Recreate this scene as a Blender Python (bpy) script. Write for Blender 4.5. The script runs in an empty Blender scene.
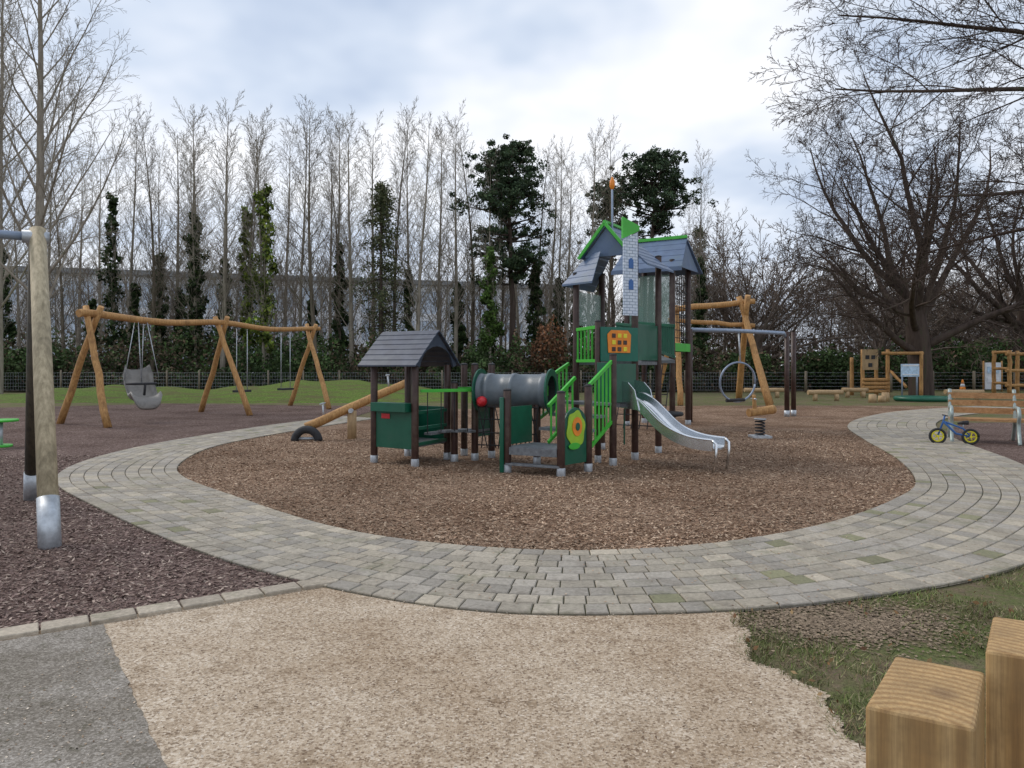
import bpy, math, random
import numpy as np
from mathutils import Vector, Matrix
R = random.Random(7)
NR = np.random.default_rng(7)
scene = bpy.context.scene
V = Vector

# ------------------------------------------------------------------ materials
def new_mat(name):
    m = bpy.data.materials.new(name); m.use_nodes = True
    nt = m.node_tree; b = nt.nodes['Principled BSDF']
    return m, nt, b
def nd(nt, t, **kw):
    n = nt.nodes.new(t)
    for k, v in kw.items():
        if hasattr(n, k): setattr(n, k, v)
        else: n.inputs[k].default_value = v
    return n
def ramp(nt, fac, stops):
    r = nt.nodes.new('ShaderNodeValToRGB')
    e = r.color_ramp.elements
    while len(e) < len(stops): e.new(0.5)
    for i, (p, c) in enumerate(stops):
        e[i].position = p; e[i].color = (c[0], c[1], c[2], 1)
    nt.links.new(fac, r.inputs['Fac']); return r.outputs['Color']
def mixc(nt, fac, a, b, mode='MIX'):
    m = nt.nodes.new('ShaderNodeMix'); m.data_type = 'RGBA'; m.blend_type = mode
    for s, v in ((0, fac), (6, a), (7, b)):
        if hasattr(v, 'is_linked') or hasattr(v, 'links'): nt.links.new(v, m.inputs[s])
        elif s == 0: m.inputs[0].default_value = v
        else: m.inputs[s].default_value = (v[0], v[1], v[2], 1)
    return m.outputs[2]
def noise(nt, vec, scale, detail=3, rough=.6):
    n = nd(nt, 'ShaderNodeTexNoise'); n.inputs['Scale'].default_value = scale
    n.inputs['Detail'].default_value = min(detail, 4); n.inputs['Roughness'].default_value = rough
    if vec is not None: nt.links.new(vec, n.inputs['Vector'])
    return n.outputs['Fac']
def objco(nt, scale=(1, 1, 1), loc=(0, 0, 0)):
    t = nd(nt, 'ShaderNodeTexCoord'); m = nd(nt, 'ShaderNodeMapping')
    m.inputs['Scale'].default_value = scale; m.inputs['Location'].default_value = loc
    nt.links.new(t.outputs['Object'], m.inputs['Vector']); return m.outputs['Vector']
def bump(nt, b, h, strength=.4, dist=.01):
    n = nd(nt, 'ShaderNodeBump'); n.inputs['Strength'].default_value = strength
    n.inputs['Distance'].default_value = dist
    nt.links.new(h, n.inputs['Height']); nt.links.new(n.outputs['Normal'], b.inputs['Normal'])

def simple(name, col, rough=.5, metal=0., var=.25, scale=6., bmp=.1, grime=None):
    m, nt, b = new_mat(name)
    v = objco(nt)
    f = noise(nt, v, scale, 4, .65)
    lo = [c * (1 - var) for c in col]; hi = [min(1, c * (1 + var)) for c in col]
    c = ramp(nt, f, [(.3, lo), (.7, hi)])
    if grime:
        g = noise(nt, v, scale * .5, 4, .7)
        c = mixc(nt, ramp(nt, g, [(.5, (0, 0, 0)), (.72, (.7, .7, .7))]), c, grime)
    nt.links.new(c, b.inputs['Base Color'])
    b.inputs['Roughness'].default_value = rough; b.inputs['Metallic'].default_value = metal
    if bmp: bump(nt, b, noise(nt, v, scale * 8, 2), bmp, .004)
    return m
def bark(name, c1, c2, moss):
    m, nt, b = new_mat(name); f = noise(nt, objco(nt, (3, 3, .6)), 1.4, 3, .65)
    nt.links.new(ramp(nt, f, [(.3, c1), (.58, c2), (.7, moss)]), b.inputs['Base Color'])
    b.inputs['Roughness'].default_value = .95; b.inputs['Specular IOR Level'].default_value = .1; M[name] = m
def wood(name, c1, c2, sc=(14, 14, 1.2), rough=.7):
    m, nt, b = new_mat(name)
    v = objco(nt, sc)
    f = noise(nt, v, 2.2, 4, .65)
    c = ramp(nt, f, [(.3, c1), (.68, c2)])
    g = noise(nt, objco(nt), 3.0, 4, .7)
    c = mixc(nt, ramp(nt, g, [(.5, (0, 0, 0)), (.75, (.55, .55, .55))]), c, [x * .35 for x in c1])
    nt.links.new(c, b.inputs['Base Color']); b.inputs['Roughness'].default_value = rough
    bump(nt, b, f, .5, .006); return m
def attr_mat(name, rough=.8):
    m, nt, b = new_mat(name)
    a = nd(nt, 'ShaderNodeAttribute'); a.attribute_name = 'Col'
    nt.links.new(a.outputs['Color'], b.inputs['Base Color'])
    b.inputs['Roughness'].default_value = rough
    b.inputs['Specular IOR Level'].default_value = .15
    return m

M = {}
M['brown'] = simple('post_brown_paint', (.050, .022, .016), .45, 0, .3, 8, .1, (.09, .07, .05))
M['dgreen'] = simple('dark_green_panel', (.004, .10, .055), .4, 0, .2, 5, .05, (.02, .08, .05))
M['teal'] = simple('teal_panel', (.005, .13, .085), .4, 0, .15, 5, .05)
M['lime'] = simple('bright_green_paint', (.06, .46, .04), .4, 0, .15, 7, .05, (.06, .3, .04))
M['ygreen'] = simple('yellow_green_panel', (.34, .55, .03), .4, 0, .12, 7, .05)
M['orange'] = simple('orange_panel', (.8, .25, .02), .45, 0, .12, 7, .05)
M['red'] = simple('red_plastic', (.6, .02, .03), .35, 0, .1, 7, .03)
M['roof'] = simple('slate_blue_roof', (.04, .052, .085), .55, 0, .3, 5, .15, (.07, .085, .095))
M['roof2'] = simple('grey_blue_roof', (.10, .15, .25), .5, 0, .2, 5, .1, (.09, .13, .15))
M['steel'] = simple('stainless_steel', (.70, .72, .74), .25, 1, .12, 4, .04)
M['galv'] = simple('galvanised_steel', (.48, .51, .54), .5, .6, .25, 12, .1)
M['bluegrey'] = simple('blue_grey_bar', (.28, .34, .44), .4, .4, .15, 8, .03)
M['frame'] = simple('bench_frame_metal', (.36, .42, .40), .45, .3, .2, 8, .03)
M['tunnel'] = simple('grey_tunnel_plastic', (.13, .155, .175), .4, 0, .2, 4, .05)
M['deck'] = simple('grey_deck', (.16, .17, .18), .75, 0, .3, 14, .3)
M['rope'] = simple('black_rope', (.02, .02, .022), .8, 0, .3, 30, .2)
M['rubber'] = simple('black_rubber', (.025, .025, .028), .7, 0, .3, 12, .2)
M['greyseat'] = simple('grey_swing_shell', (.26, .245, .225), .5, 0, .3, 5, .05, (.10, .095, .085))
M['white'] = simple('white_paint', (.7, .72, .75), .5, 0, .1, 6, .05)
M['yellow'] = simple('yellow_plastic', (.75, .65, .03), .4, 0, .1, 8, .03)
M['blue'] = simple('blue_paint', (.03, .12, .35), .35, 0, .1, 8, .03)
M['log'] = wood('honey_log_wood', (.30, .14, .045), (.58, .33, .12))
M['logend'] = wood('pale_log_wood', (.34, .22, .11), (.50, .35, .19))
M['oldpost'] = wood('weathered_post_wood', (.26, .215, .13), (.54, .45, .30))
M['darkpost'] = wood('dark_post_wood', (.035, .03, .022), (.09, .075, .05))
M['slat'] = wood('bench_slat_wood', (.34, .17, .065), (.55, .31, .14), (1.5, 14, 14))
M['fence'] = wood('fence_post_wood', (.12, .10, .07), (.25, .2, .14))
M['concrete'] = simple('pale_render_wall', (.74, .76, .79), .8, 0, .12, .4, 0)
M['fascia'] = simple('grey_roof_fascia', (.24, .25, .26), .7, 0, .2, .6, 0)
M['glass'] = simple('building_window_glass', (.50, .58, .68), .15, 0, .3, .25, 0)
bark('bark', (.10, .08, .06), (.18, .15, .115), (.10, .11, .065))
bark('barkpale', (.18, .155, .125), (.33, .29, .235), (.16, .16, .105))
bark('barkdark', (.05, .038, .032), (.095, .07, .058), (.07, .072, .045))
bark('barkhaze', (.14, .11, .09), (.21, .165, .135), (.17, .15, .11))
M['leaf'] = attr_mat('leaf_foliage', .7)
M['chip'] = attr_mat('wood_chips', .85)
M['signface'] = simple('info_sign_face', (.45, .6, .75), .5, 0, .3, 9, 0)

m, nt, b = new_mat('stone_print_panel'); M['stone'] = m
bt = nd(nt, 'ShaderNodeTexBrick'); bt.inputs['Scale'].default_value = 5.0
bt.inputs['Color1'].default_value = (.66, .72, .80, 1); bt.inputs['Color2'].default_value = (.54, .62, .74, 1)
bt.inputs['Mortar'].default_value = (.2, .26, .36, 1); bt.inputs['Mortar Size'].default_value = .025
tc = nd(nt, 'ShaderNodeTexCoord'); sx = nd(nt, 'ShaderNodeSeparateXYZ'); cx = nd(nt, 'ShaderNodeCombineXYZ')
nt.links.new(tc.outputs['Object'], sx.inputs[0]); nt.links.new(sx.outputs['X'], cx.inputs['X']); nt.links.new(sx.outputs['Z'], cx.inputs['Y'])
nt.links.new(cx.outputs[0], bt.inputs['Vector']); nt.links.new(bt.outputs['Color'], b.inputs['Base Color'])
b.inputs['Roughness'].default_value = .5
m, nt, b = new_mat('tinted_clear_panel'); M['clear'] = m
b.inputs['Base Color'].default_value = (.18, .30, .24, 1); b.inputs['Roughness'].default_value = .2; b.inputs['Alpha'].default_value = .5

m, nt, b = new_mat('cut_timber'); M['timber'] = m
v = objco(nt, (1, 1, .05), (-.58, -1.05, 0))
w = nd(nt, 'ShaderNodeTexWave'); w.wave_type = 'RINGS'; w.rings_direction = 'Z'
w.inputs['Scale'].default_value = 17; w.inputs['Distortion'].default_value = 1.6; w.inputs['Detail'].default_value = 5; w.inputs['Detail Scale'].default_value = 1.6
nt.links.new(v, w.inputs['Vector'])
c = ramp(nt, w.outputs['Fac'], [(0, (.36, .205, .075)), (.5, (.47, .29, .115)), (1, (.55, .36, .16))])
g = noise(nt, objco(nt), 9, 4, .7)
c = mixc(nt, ramp(nt, g, [(.42, (0, 0, 0)), (.75, (.75, .75, .75))]), c, (.22, .14, .06))
fi = noise(nt, objco(nt, (70, 70, 2)), 3, 4, .65)
c = mixc(nt, ramp(nt, fi, [(.3, (.55, .55, .55)), (.6, (0, 0, 0))]), c, (.18, .10, .04))
vo = nd(nt, 'ShaderNodeTexVoronoi'); vo.inputs['Scale'].default_value = 5.2
nt.links.new(objco(nt, (1, 1, .8), (.03, .12, .32)), vo.inputs['Vector'])
c = mixc(nt, ramp(nt, vo.outputs['Distance'], [(.07, (.85, .85, .85)), (.17, (0, 0, 0))]), c, (.12, .06, .025))
nt.links.new(c, b.inputs['Base Color']); b.inputs['Roughness'].default_value = .65
bump(nt, b, fi, .35, .002)

def ground_mat(name, fn):
    m, nt, b = new_mat(name); b.inputs['Roughness'].default_value = .95
    b.inputs['Specular IOR Level'].default_value = .12
    c, h, st, ds = fn(nt)
    nt.links.new(c, b.inputs['Base Color']); bump(nt, b, h, st, ds); M[name] = m
def chipmat(stops, sc, patch):
    def fn(nt):
        v = objco(nt)
        n1 = nd(nt, 'ShaderNodeTexNoise'); n1.inputs['Scale'].default_value = 9; n1.inputs['Detail'].default_value = 2
        nt.links.new(v, n1.inputs['Vector'])
        vv = nd(nt, 'ShaderNodeVectorMath'); vv.operation = 'ADD'
        nt.links.new(v, vv.inputs[0])
        s = nd(nt, 'ShaderNodeVectorMath'); s.operation = 'SCALE'; s.inputs['Scale'].default_value = .12
        nt.links.new(n1.outputs['Color'], s.inputs[0]); nt.links.new(s.outputs[0], vv.inputs[1])
        mp = nd(nt, 'ShaderNodeMapping'); mp.inputs['Scale'].default_value = (1, 1.7, 1); mp.inputs['Rotation'].default_value = (0, 0, .6)
        nt.links.new(vv.outputs[0], mp.inputs['Vector'])
        vo = nd(nt, 'ShaderNodeTexVoronoi'); vo.inputs['Scale'].default_value = sc
        nt.links.new(mp.outputs[0], vo.inputs['Vector'])
        se = nd(nt, 'ShaderNodeSeparateColor'); nt.links.new(vo.outputs['Color'], se.inputs[0])
        c = ramp(nt, se.outputs[0], stops)
        p = noise(nt, v, .7, 4, .65)
        c = mixc(nt, ramp(nt, p, [(.38, (.85, .85, .85)), (.58, (0, 0, 0))]), c, mixc(nt, 1., c, patch, 'MULTIPLY'))
        f = noise(nt, v, 60, 2)
        c = mixc(nt, .6, c, mixc(nt, 1., c, ramp(nt, f, [(.3, (.3, .3, .3)), (.7, (1.5, 1.5, 1.5))]), 'MULTIPLY'))
        return c, vo.outputs['Distance'], .9, .03
    return fn
ground_mat('bark_mulch', chipmat([(0, (.15, .09, .06)), (.35, (.26, .165, .11)), (.7, (.38, .26, .175)), (1, (.54, .39, .28))], 34, (.62, .55, .50)))
ground_mat('dark_mulch', chipmat([(0, (.09, .058, .05)), (.4, (.175, .118, .102)), (.75, (.25, .175, .15)), (1, (.40, .31, .26))], 36, (.66, .62, .60)))
def gravel(nt):
    v = objco(nt)
    vo = nd(nt, 'ShaderNodeTexVoronoi'); vo.inputs['Scale'].default_value = 95; nt.links.new(v, vo.inputs['Vector'])
    se = nd(nt, 'ShaderNodeSeparateColor'); nt.links.new(vo.outputs['Color'], se.inputs[0])
    c = ramp(nt, se.outputs[0], [(0, (.23, .17, .12)), (.3, (.44, .35, .255)), (.7, (.54, .445, .335)), (1, (.68, .59, .48))])
    p = noise(nt, v, .8, 4, .65)
    c = mixc(nt, ramp(nt, p, [(.40, (.85, .85, .85)), (.62, (0, 0, 0))]), c, mixc(nt, 1., c, (.72, .66, .60), 'MULTIPLY'))
    q = noise(nt, v, 4.5, 4, .8)
    c = mixc(nt, ramp(nt, q, [(.54, (0, 0, 0)), (.70, (.65, .65, .65))]), c, mixc(nt, 1., c, (.5, .43, .36), 'MULTIPLY'))
    return c, vo.outputs['Distance'], .5, .006
ground_mat('sandy_gravel', gravel)
def asph(nt):
    v = objco(nt)
    vo = nd(nt, 'ShaderNodeTexVoronoi'); vo.inputs['Scale'].default_value = 110; nt.links.new(v, vo.inputs['Vector'])
    se = nd(nt, 'ShaderNodeSeparateColor'); nt.links.new(vo.outputs['Color'], se.inputs[0])
    c = ramp(nt, se.outputs[0], [(0, (.18, .16, .135)), (.6, (.28, .25, .215)), (1, (.42, .385, .34))])
    p = noise(nt, v, 2.2, 4, .7)
    c = mixc(nt, ramp(nt, p, [(.42, (.7, .7, .7)), (.6, (0, 0, 0))]), c, mixc(nt, 1., c, (.62, .6, .56), 'MULTIPLY'))
    q = noise(nt, v, 12, 4, .85)
    c = mixc(nt, ramp(nt, q, [(.56, (0, 0, 0)), (.66, (.75, .75, .75))]), c, (.11, .10, .07))
    return c, vo.outputs['Distance'], .5, .005
ground_mat('asphalt', asph)
def grass(nt):
    v = objco(nt)
    f = noise(nt, v, 45, 3, .7); p = noise(nt, v, .5, 3, .6); q = noise(nt, v, 1.6, 4, .8)
    c = ramp(nt, f, [(.3, (.045, .052, .02)), (.55, (.12, .14, .05)), (.8, (.20, .225, .085))])
    c = mixc(nt, ramp(nt, p, [(.4, (0, 0, 0)), (.65, (.5, .5, .5))]), c, (.15, .18, .055))
    c = mixc(nt, ramp(nt, q, [(.42, (0, 0, 0)), (.58, (.9, .9, .9))]), c, mixc(nt, f, (.09, .065, .04), (.27, .205, .14)))
    return c, f, .8, .03
ground_mat('lawn_grass', grass)
def grass2(nt):
    v = objco(nt)
    f = noise(nt, v, 14, 4, .75); q = noise(nt, objco(nt, (.5, 1.6, 1)), 1.3, 4, .8)
    c = ramp(nt, f, [(.32, (.06, .09, .02)), (.52, (.13, .20, .04)), (.72, (.21, .28, .07))])
    c = mixc(nt, ramp(nt, q, [(.46, (0, 0, 0)), (.62, (.8, .8, .8))]), c, (.13, .10, .055))
    return c, f, .8, .08
ground_mat('mound_grass', grass2)
def soil(nt):
    v = objco(nt); f = noise(nt, v, 12, 4, .7)
    c = ramp(nt, f, [(.3, (.03, .024, .016)), (.5, (.085, .06, .04)), (.7, (.15, .11, .07))])
    q = noise(nt, v, .8, 4, .7)
    c = mixc(nt, ramp(nt, q, [(.45, (0, 0, 0)), (.6, (.9, .9, .9))]), c, (.03, .05, .015))
    return c, f, .8, .03
ground_mat('woodland_floor', soil)
def joint(nt):
    v = objco(nt); f = noise(nt, v, 25, 3, .7)
    return ramp(nt, f, [(.35, (.075, .065, .048)), (.6, (.10, .098, .055))]), f, .6, .01
ground_mat('paver_joint', joint)
m, nt, b = new_mat('stone_pavers'); M['paver'] = m
a = nd(nt, 'ShaderNodeAttribute'); a.attribute_name = 'Col'
v = objco(nt); f = noise(nt, v, 30, 4, .75)
c = mixc(nt, 1., a.outputs['Color'], ramp(nt, f, [(.3, (.66, .66, .66)), (.7, (1.15, 1.15, 1.15))]), 'MULTIPLY')
q = noise(nt, v, 1.7, 4, .85)
c = mixc(nt, ramp(nt, q, [(.54, (0, 0, 0)), (.70, (.6, .6, .6))]), c, (.155, .155, .085))
q = noise(nt, objco(nt, (1, 1, 1), (5, 3, 0)), 3.5, 4, .85)
c = mixc(nt, ramp(nt, q, [(.50, (0, 0, 0)), (.68, (.55, .55, .55))]), c, (.15, .125, .095))
nt.links.new(c, b.inputs['Base Color']); b.inputs['Roughness'].default_value = .85; bump(nt, b, f, .35, .006)

# ------------------------------------------------------------------ mesh builder
class MB:
    def __init__(s): s.v = []; s.f = []; s.m = []; s.sm = []; s.mats = []; s.c = []
    def mi(s, k):
        if k not in s.mats: s.mats.append(k)
        return s.mats.index(k)
    def add(s, vs, fs, k, smooth=False, col=None):
        o = len(s.v); s.v.extend([tuple(x) for x in vs]); i = s.mi(k)
        for f in fs:
            s.f.append([a + o for a in f]); s.m.append(i); s.sm.append(smooth); s.c.append(col or (1, 1, 1))
    def tube(s, pts, rad, sides, k, caps=True, smooth=True):
        pts = [V(p) for p in pts]; n = len(pts)
        if not hasattr(rad, '__len__'): rad = [rad] * n
        vs = []; d0 = (pts[1] - pts[0]).normalized()
        up = V((0, 0, 1)) if abs(d0.z) < .9 else V((1, 0, 0))
        a = d0.cross(up).normalized()
        for i in range(n):
            d = (pts[min(i + 1, n - 1)] - pts[max(i - 1, 0)])
            if d.length < 1e-9: d = d0
            d.normalize()
            a = (a - d * a.dot(d)).normalized(); bb = d.cross(a)
            for j in range(sides):
                t = 2 * math.pi * j / sides
                vs.append(pts[i] + (a * math.cos(t) + bb * math.sin(t)) * rad[i])
        fs = []
        for i in range(n - 1):
            for j in range(sides):
                j2 = (j + 1) % sides
                fs.append((i * sides + j, i * sides + j2, (i + 1) * sides + j2, (i + 1) * sides + j))
        s.add(vs, fs, k, smooth)
        if caps:
            o = len(s.v) - len(vs); i = s.mi(k)
            s.f.append([o + j for j in range(sides)][::-1]); s.m.append(i); s.sm.append(False); s.c.append((1, 1, 1))
            s.f.append([o + (n - 1) * sides + j for j in range(sides)]); s.m.append(i); s.sm.append(False); s.c.append((1, 1, 1))
    def prism(s, pts, off, k):
        n = len(pts); pts = [V(p) for p in pts]; off = V(off)
        vs = pts + [p + off for p in pts]
        fs = [list(range(n))[::-1], list(range(n, 2 * n))] + [(i, (i + 1) % n, n + (i + 1) % n, n + i) for i in range(n)]
        s.add(vs, fs, k)
    def plate(s, p0, dr, pts, th, k, off=0):
        d = V((dr[0], dr[1], 0)).normalized(); nn = V((d.y, -d.x, 0))
        P = [V((p0[0], p0[1], 0)) + d * a + V((0, 0, z)) + nn * (off - th / 2) for a, z in pts]
        s.prism(P, nn * th, k)
    def wall(s, a, b2, z0, z1, th, k, off=0, inset=0):
        L = (V((b2[0], b2[1])) - V((a[0], a[1]))).length
        s.plate(a, (b2[0] - a[0], b2[1] - a[1]), [(inset, z0), (L - inset, z0), (L - inset, z1), (inset, z1)], th, k, off)
    def box(s, c, sz, k, rz=0.):
        c = V(c); u = V((math.cos(rz), math.sin(rz), 0)); w = V((-math.sin(rz), math.cos(rz), 0)); z = V((0, 0, 1))
        a, b2, h = sz[0] / 2, sz[1] / 2, sz[2] / 2
        s.prism([c - u * a - w * b2 - z * h, c + u * a - w * b2 - z * h, c + u * a + w * b2 - z * h, c - u * a + w * b2 - z * h], z * sz[2], k)
    def beam(s, a, b2, w, h, k):
        a = V(a); b2 = V(b2); d = (b2 - a).normalized(); x = d.cross(V((0, 0, 1)))
        x = x.normalized() if x.length > .01 else V((1, 0, 0)); y = x.cross(d)
        s.prism([a - x * w / 2 - y * h / 2, a + x * w / 2 - y * h / 2, a + x * w / 2 + y * h / 2, a - x * w / 2 + y * h / 2], b2 - a, k)
    def obj(s, name, parent=None, bevel=0, cols=False):
        me = bpy.data.meshes.new(name); me.from_pydata(s.v, [], s.f)
        for k in s.mats: me.materials.append(M[k])
        me.polygons.foreach_set('material_index', s.m); me.polygons.foreach_set('use_smooth', s.sm)
        if cols:
            at = me.attributes.new('Col', 'FLOAT_COLOR', 'FACE')
            at.data.foreach_set('color', np.array([(c[0], c[1], c[2], 1) for c in s.c], dtype=np.float32).ravel())
        me.update()
        return link(me, name, parent, bevel)
def link(me, name, parent=None, bevel=0):
    o = bpy.data.objects.new(name, me); scene.collection.objects.link(o)
    if parent: o.parent = parent
    if bevel:
        md = o.modifiers.new('bevel', 'BEVEL'); md.width = bevel; md.segments = 2; md.limit_method = 'ANGLE'; md.angle_limit = math.radians(50)
    return o
def empty(name):
    e = bpy.data.objects.new(name, None); scene.collection.objects.link(e); return e
def quads(name, c, a, b2, cols, mat, parent=None, tri=False, mk=True):
    n = len(c)
    if tri: vs = np.stack([c - a, c + a, c + b2], 1); k = 3
    else: vs = np.stack([c - a - b2 * .5, c + a * .2 - b2, c + a + b2 * .5, c - a * .2 + b2], 1); k = 4
    me = bpy.data.meshes.new(name)
    me.vertices.add(n * k); me.vertices.foreach_set('co', vs.astype(np.float32).ravel())
    me.loops.add(n * k); me.loops.foreach_set('vertex_index', np.arange(n * k, dtype=np.int32))
    me.polygons.add(n); me.polygons.foreach_set('loop_start', np.arange(0, n * k, k, dtype=np.int32))
    me.polygons.foreach_set('loop_total', np.full(n, k, dtype=np.int32))
    me.materials.append(M[mat]); me.update(calc_edges=True)
    at = me.attributes.new('Col', 'FLOAT_COLOR', 'FACE')
    at.data.foreach_set('color', np.concatenate([cols, np.ones((n, 1))], 1).astype(np.float32).ravel())
    return link(me, name, parent) if mk else me
def rdir(n):
    d = NR.normal(size=(n, 3)); return d / np.linalg.norm(d, axis=1, keepdims=True)
def leafquads(name, c, size, cols, parent=None, mk=True):
    n = len(c); a = rdir(n); b2 = np.cross(a, rdir(n)); b2 /= np.linalg.norm(b2, axis=1, keepdims=True) + 1e-9
    s = size * NR.uniform(.6, 1.4, (n, 1)); return quads(name, c, a * s, b2 * s * .6, cols, 'leaf', parent, mk=mk)
def palette(n, base, jit=.35, dark=None):
    base = np.array(base); i = NR.integers(0, len(base), n); c = base[i] * NR.uniform(1 - jit, 1 + jit, (n, 1))
    if dark is not None: c = c * dark[:, None]
    return np.clip(c, 0, 1)
def inpoly(x, y, poly):
    r = np.zeros(len(x), bool); n = len(poly)
    for i in range(n):
        x1, y1 = poly[i]; x2, y2 = poly[(i + 1) % n]
        if y1 == y2: continue
        cnd = ((y1 > y) != (y2 > y)) & (x < (x2 - x1) * (y - y1) / (y2 - y1) + x1)
        r ^= cnd
    return r
def cr(pts, n):
    out = []; P = [V(p) for p in pts]; P = [P[0] * 2 - P[1]] + P + [P[-1] * 2 - P[-2]]
    for i in range(1, len(P) - 2):
        for j in range(n):
            t = j / n; a, b2, c, d = P[i - 1:i + 3]
            out.append(.5 * ((2 * b2) + (c - a) * t + (2 * a - 5 * b2 + 4 * c - d) * t * t + (3 * b2 - a - 3 * c + d) * t ** 3))
    out.append(P[-2]); return out
def jag(poly, step=.12, amp=.05):
    out = []
    n = len(poly)
    for i in range(n):
        a = V(poly[i]); b2 = V(poly[(i + 1) % n]); L = (b2 - a).length; k = max(1, min(200, int(L / step)))
        for j in range(k):
            p = a.lerp(b2, j / k); out.append((p.x + R.uniform(-amp, amp), p.y + R.uniform(-amp, amp)))
    return out
def sheet(name, poly, z, mat):
    me = bpy.data.meshes.new(name); me.from_pydata([(p[0], p[1], z) for p in poly], [], [list(range(len(poly)))])
    me.materials.append(M[mat]); me.update()
    if me.polygons[0].normal.z < 0: me.flip_normals()
    return link(me, name)

# ------------------------------------------------------------------ ground
sheet('grass_ground', [(-900, -60), (900, -60), (900, 1500), (-900, 1500)], 0, 'lawn_grass')
sheet('woodland_floor', jag([(-150, 43), (14, 43), (30, 50), (150, 50), (150, 200), (-150, 200)], 2, .4), .004, 'woodland_floor')
gm = MB(); nx, ny = 60, 30; vs = []; fs = []
for j in range(ny + 1):
    for i in range(nx + 1):
        X = -27 + 27 * i / nx; Y = 31 + 11.5 * j / ny
        h = .75 * math.exp(-((X + 9) / 5.5) ** 2) + .45 * math.exp(-((X + 20) / 4) ** 2)
        e_ = max(0, math.sin(math.pi * j / ny)) * min(1, i / 6, (nx - i) / 6)
        vs.append((X, Y, -.02 + e_ * (h + .1 + .06 * math.sin(X * 2.1 + Y) + R.uniform(-.03, .03))))
for j in range(ny):
    for i in range(nx): a_ = j * (nx + 1) + i; fs.append((a_, a_ + 1, a_ + nx + 2, a_ + nx + 1))
gm.add(vs, fs, 'mound_grass', True); gm.obj('grass_mound')
pairs = [((-4.0, 22), (-5.2, 23)), ((-4.9, 19), (-6.3, 19.6)), ((-5.6, 16), (-7, 16.2)), ((-5.75, 14), (-7.2, 13.8)), ((-5.31, 11.84), (-6.9, 11.6)),
         ((-4.6, 10.4), (-6.1, 9.9)), ((-3.22, 8.77), (-4.5, 8.1)), ((-1.9, 7.35), (-2.9, 6.5)), ((-.9, 6.65), (-1.6, 5.45)), ((0, 6.35), (-.35, 4.8)),
         ((.8, 6.3), (.8, 4.7)), ((1.85, 6.58), (2.15, 4.95)), ((3.1, 7.35), (3.9, 5.75)), ((4.4, 8.6), (5.6, 7.3)), ((5.45, 10), (6.95, 9.2)),
         ((6.5, 12.5), (8.2, 12)), ((7.5, 15.8), (9.4, 15.6)), ((8.7, 19.2), (10.9, 19)), ((10.6, 22.3), (12.6, 21.6)), ((13.5, 25.5), (15, 24)), ((18, 28.5), (19, 26.8))]
inn = cr([p[0] for p in pairs], 24); out = cr([p[1] for p in pairs], 24)
barkpoly = [tuple(p) for p in inn] + [(14, 29), (8, 29), (0, 28), (-4, 25)]
sheet('bark_mulch_surface', barkpoly, .010, 'bark_mulch')
KA = V((-1.30, 5.42)); KB = V((-7.0, 1.75))
kd = (KB - KA).normalized(); kn = V((kd.y, -kd.x))
leftm = [tuple(KA), tuple(KB), (-24, 1.75), (-24, 25), (-14, 30.5), (-4.8, 28.5)] + [tuple(out[i].lerp(inn[i], .3)) for i in range(0, 8 * 24 + 6, 3)]
sheet('dark_mulch_surface', leftm, .008, 'dark_mulch')
gedge = [(1.50, 4.85), (1.36, 4.35), (1.34, 4.0), (1.50, 3.45), (1.42, 2.94), (1.5, 2.3), (1.3, 1.3), (1.5, -1.), (1.5, -6)]
ge = [tuple(p) for p in cr(gedge, 60)]
gl = [(p[0] + .035 * math.sin(p[1] * 9) + .02 * math.sin(p[1] * 23 + 1) + R.uniform(-.014, .014), p[1]) for p in ge]
gravelpoly = [(-8, -6), tuple(KB), tuple(KA)] + [tuple(out[i].lerp(inn[i], .2)) for i in range(8 * 24 + 6, 11 * 24, 4)] + gl
sheet('gravel_path', gravelpoly, .012, 'sandy_gravel')
sheet('asphalt_path', jag([(-2.50, 4.52), (-1.38, 2.94), (.6, .1), (3, -4), (-9, -4), (-7.1, 1.52)], .04, .010), .018, 'asphalt')
benchpoly = jag([(7.6, 11.4), (8.9, 14.5), (10.0, 17.2), (12.5, 20.5), (18, 20), (22, 12), (14, 8.5), (9.5, 9.5)], .3, .08)
sheet('bench_mulch_surface', benchpoly, .006, 'dark_mulch')
bed = MB()
ii = [p for p in inn]; oo = [p for p in out]
vs = []; fs = []
for i in range(len(ii)):
    vs += [(*ii[i], .018), (*oo[i], .018)]
    if i: fs.append((2 * i - 2, 2 * i - 1, 2 * i + 1, 2 * i))
bed.add(vs, fs, 'paver_joint'); bed.obj('paver_bed')
pv = MB()
def paver(cs, z, col):
    c = (cs[0] + cs[1] + cs[2] + cs[3]) / 4; ins = .006
    vs = [(*p, .006) for p in cs] + [(*p, z - .006 + R.uniform(-.0015, .0015)) for p in cs] + \
         [(*(p + (c - p).normalized() * ins * 1.4), z + R.uniform(-.002, .002)) for p in cs]
    fs = [(8, 9, 10, 11)]
    for i in range(4):
        j = (i + 1) % 4; fs += [(i, j, 4 + j, 4 + i), (4 + i, 4 + j, 8 + j, 8 + i)]
    pv.add(vs, fs, 'paver', False, col)
def pcol():
    r = R.random(); k = R.uniform(.80, 1.15)
    if r < .025: b = (.24, .23, .13)
    elif r < .45: b = (.38, .335, .265)
    elif r < .8: b = (.35, .315, .265)
    else: b = (.43, .375, .29)
    return tuple(x * k for x in b)
rows = 9
N = len(ii)
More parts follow.
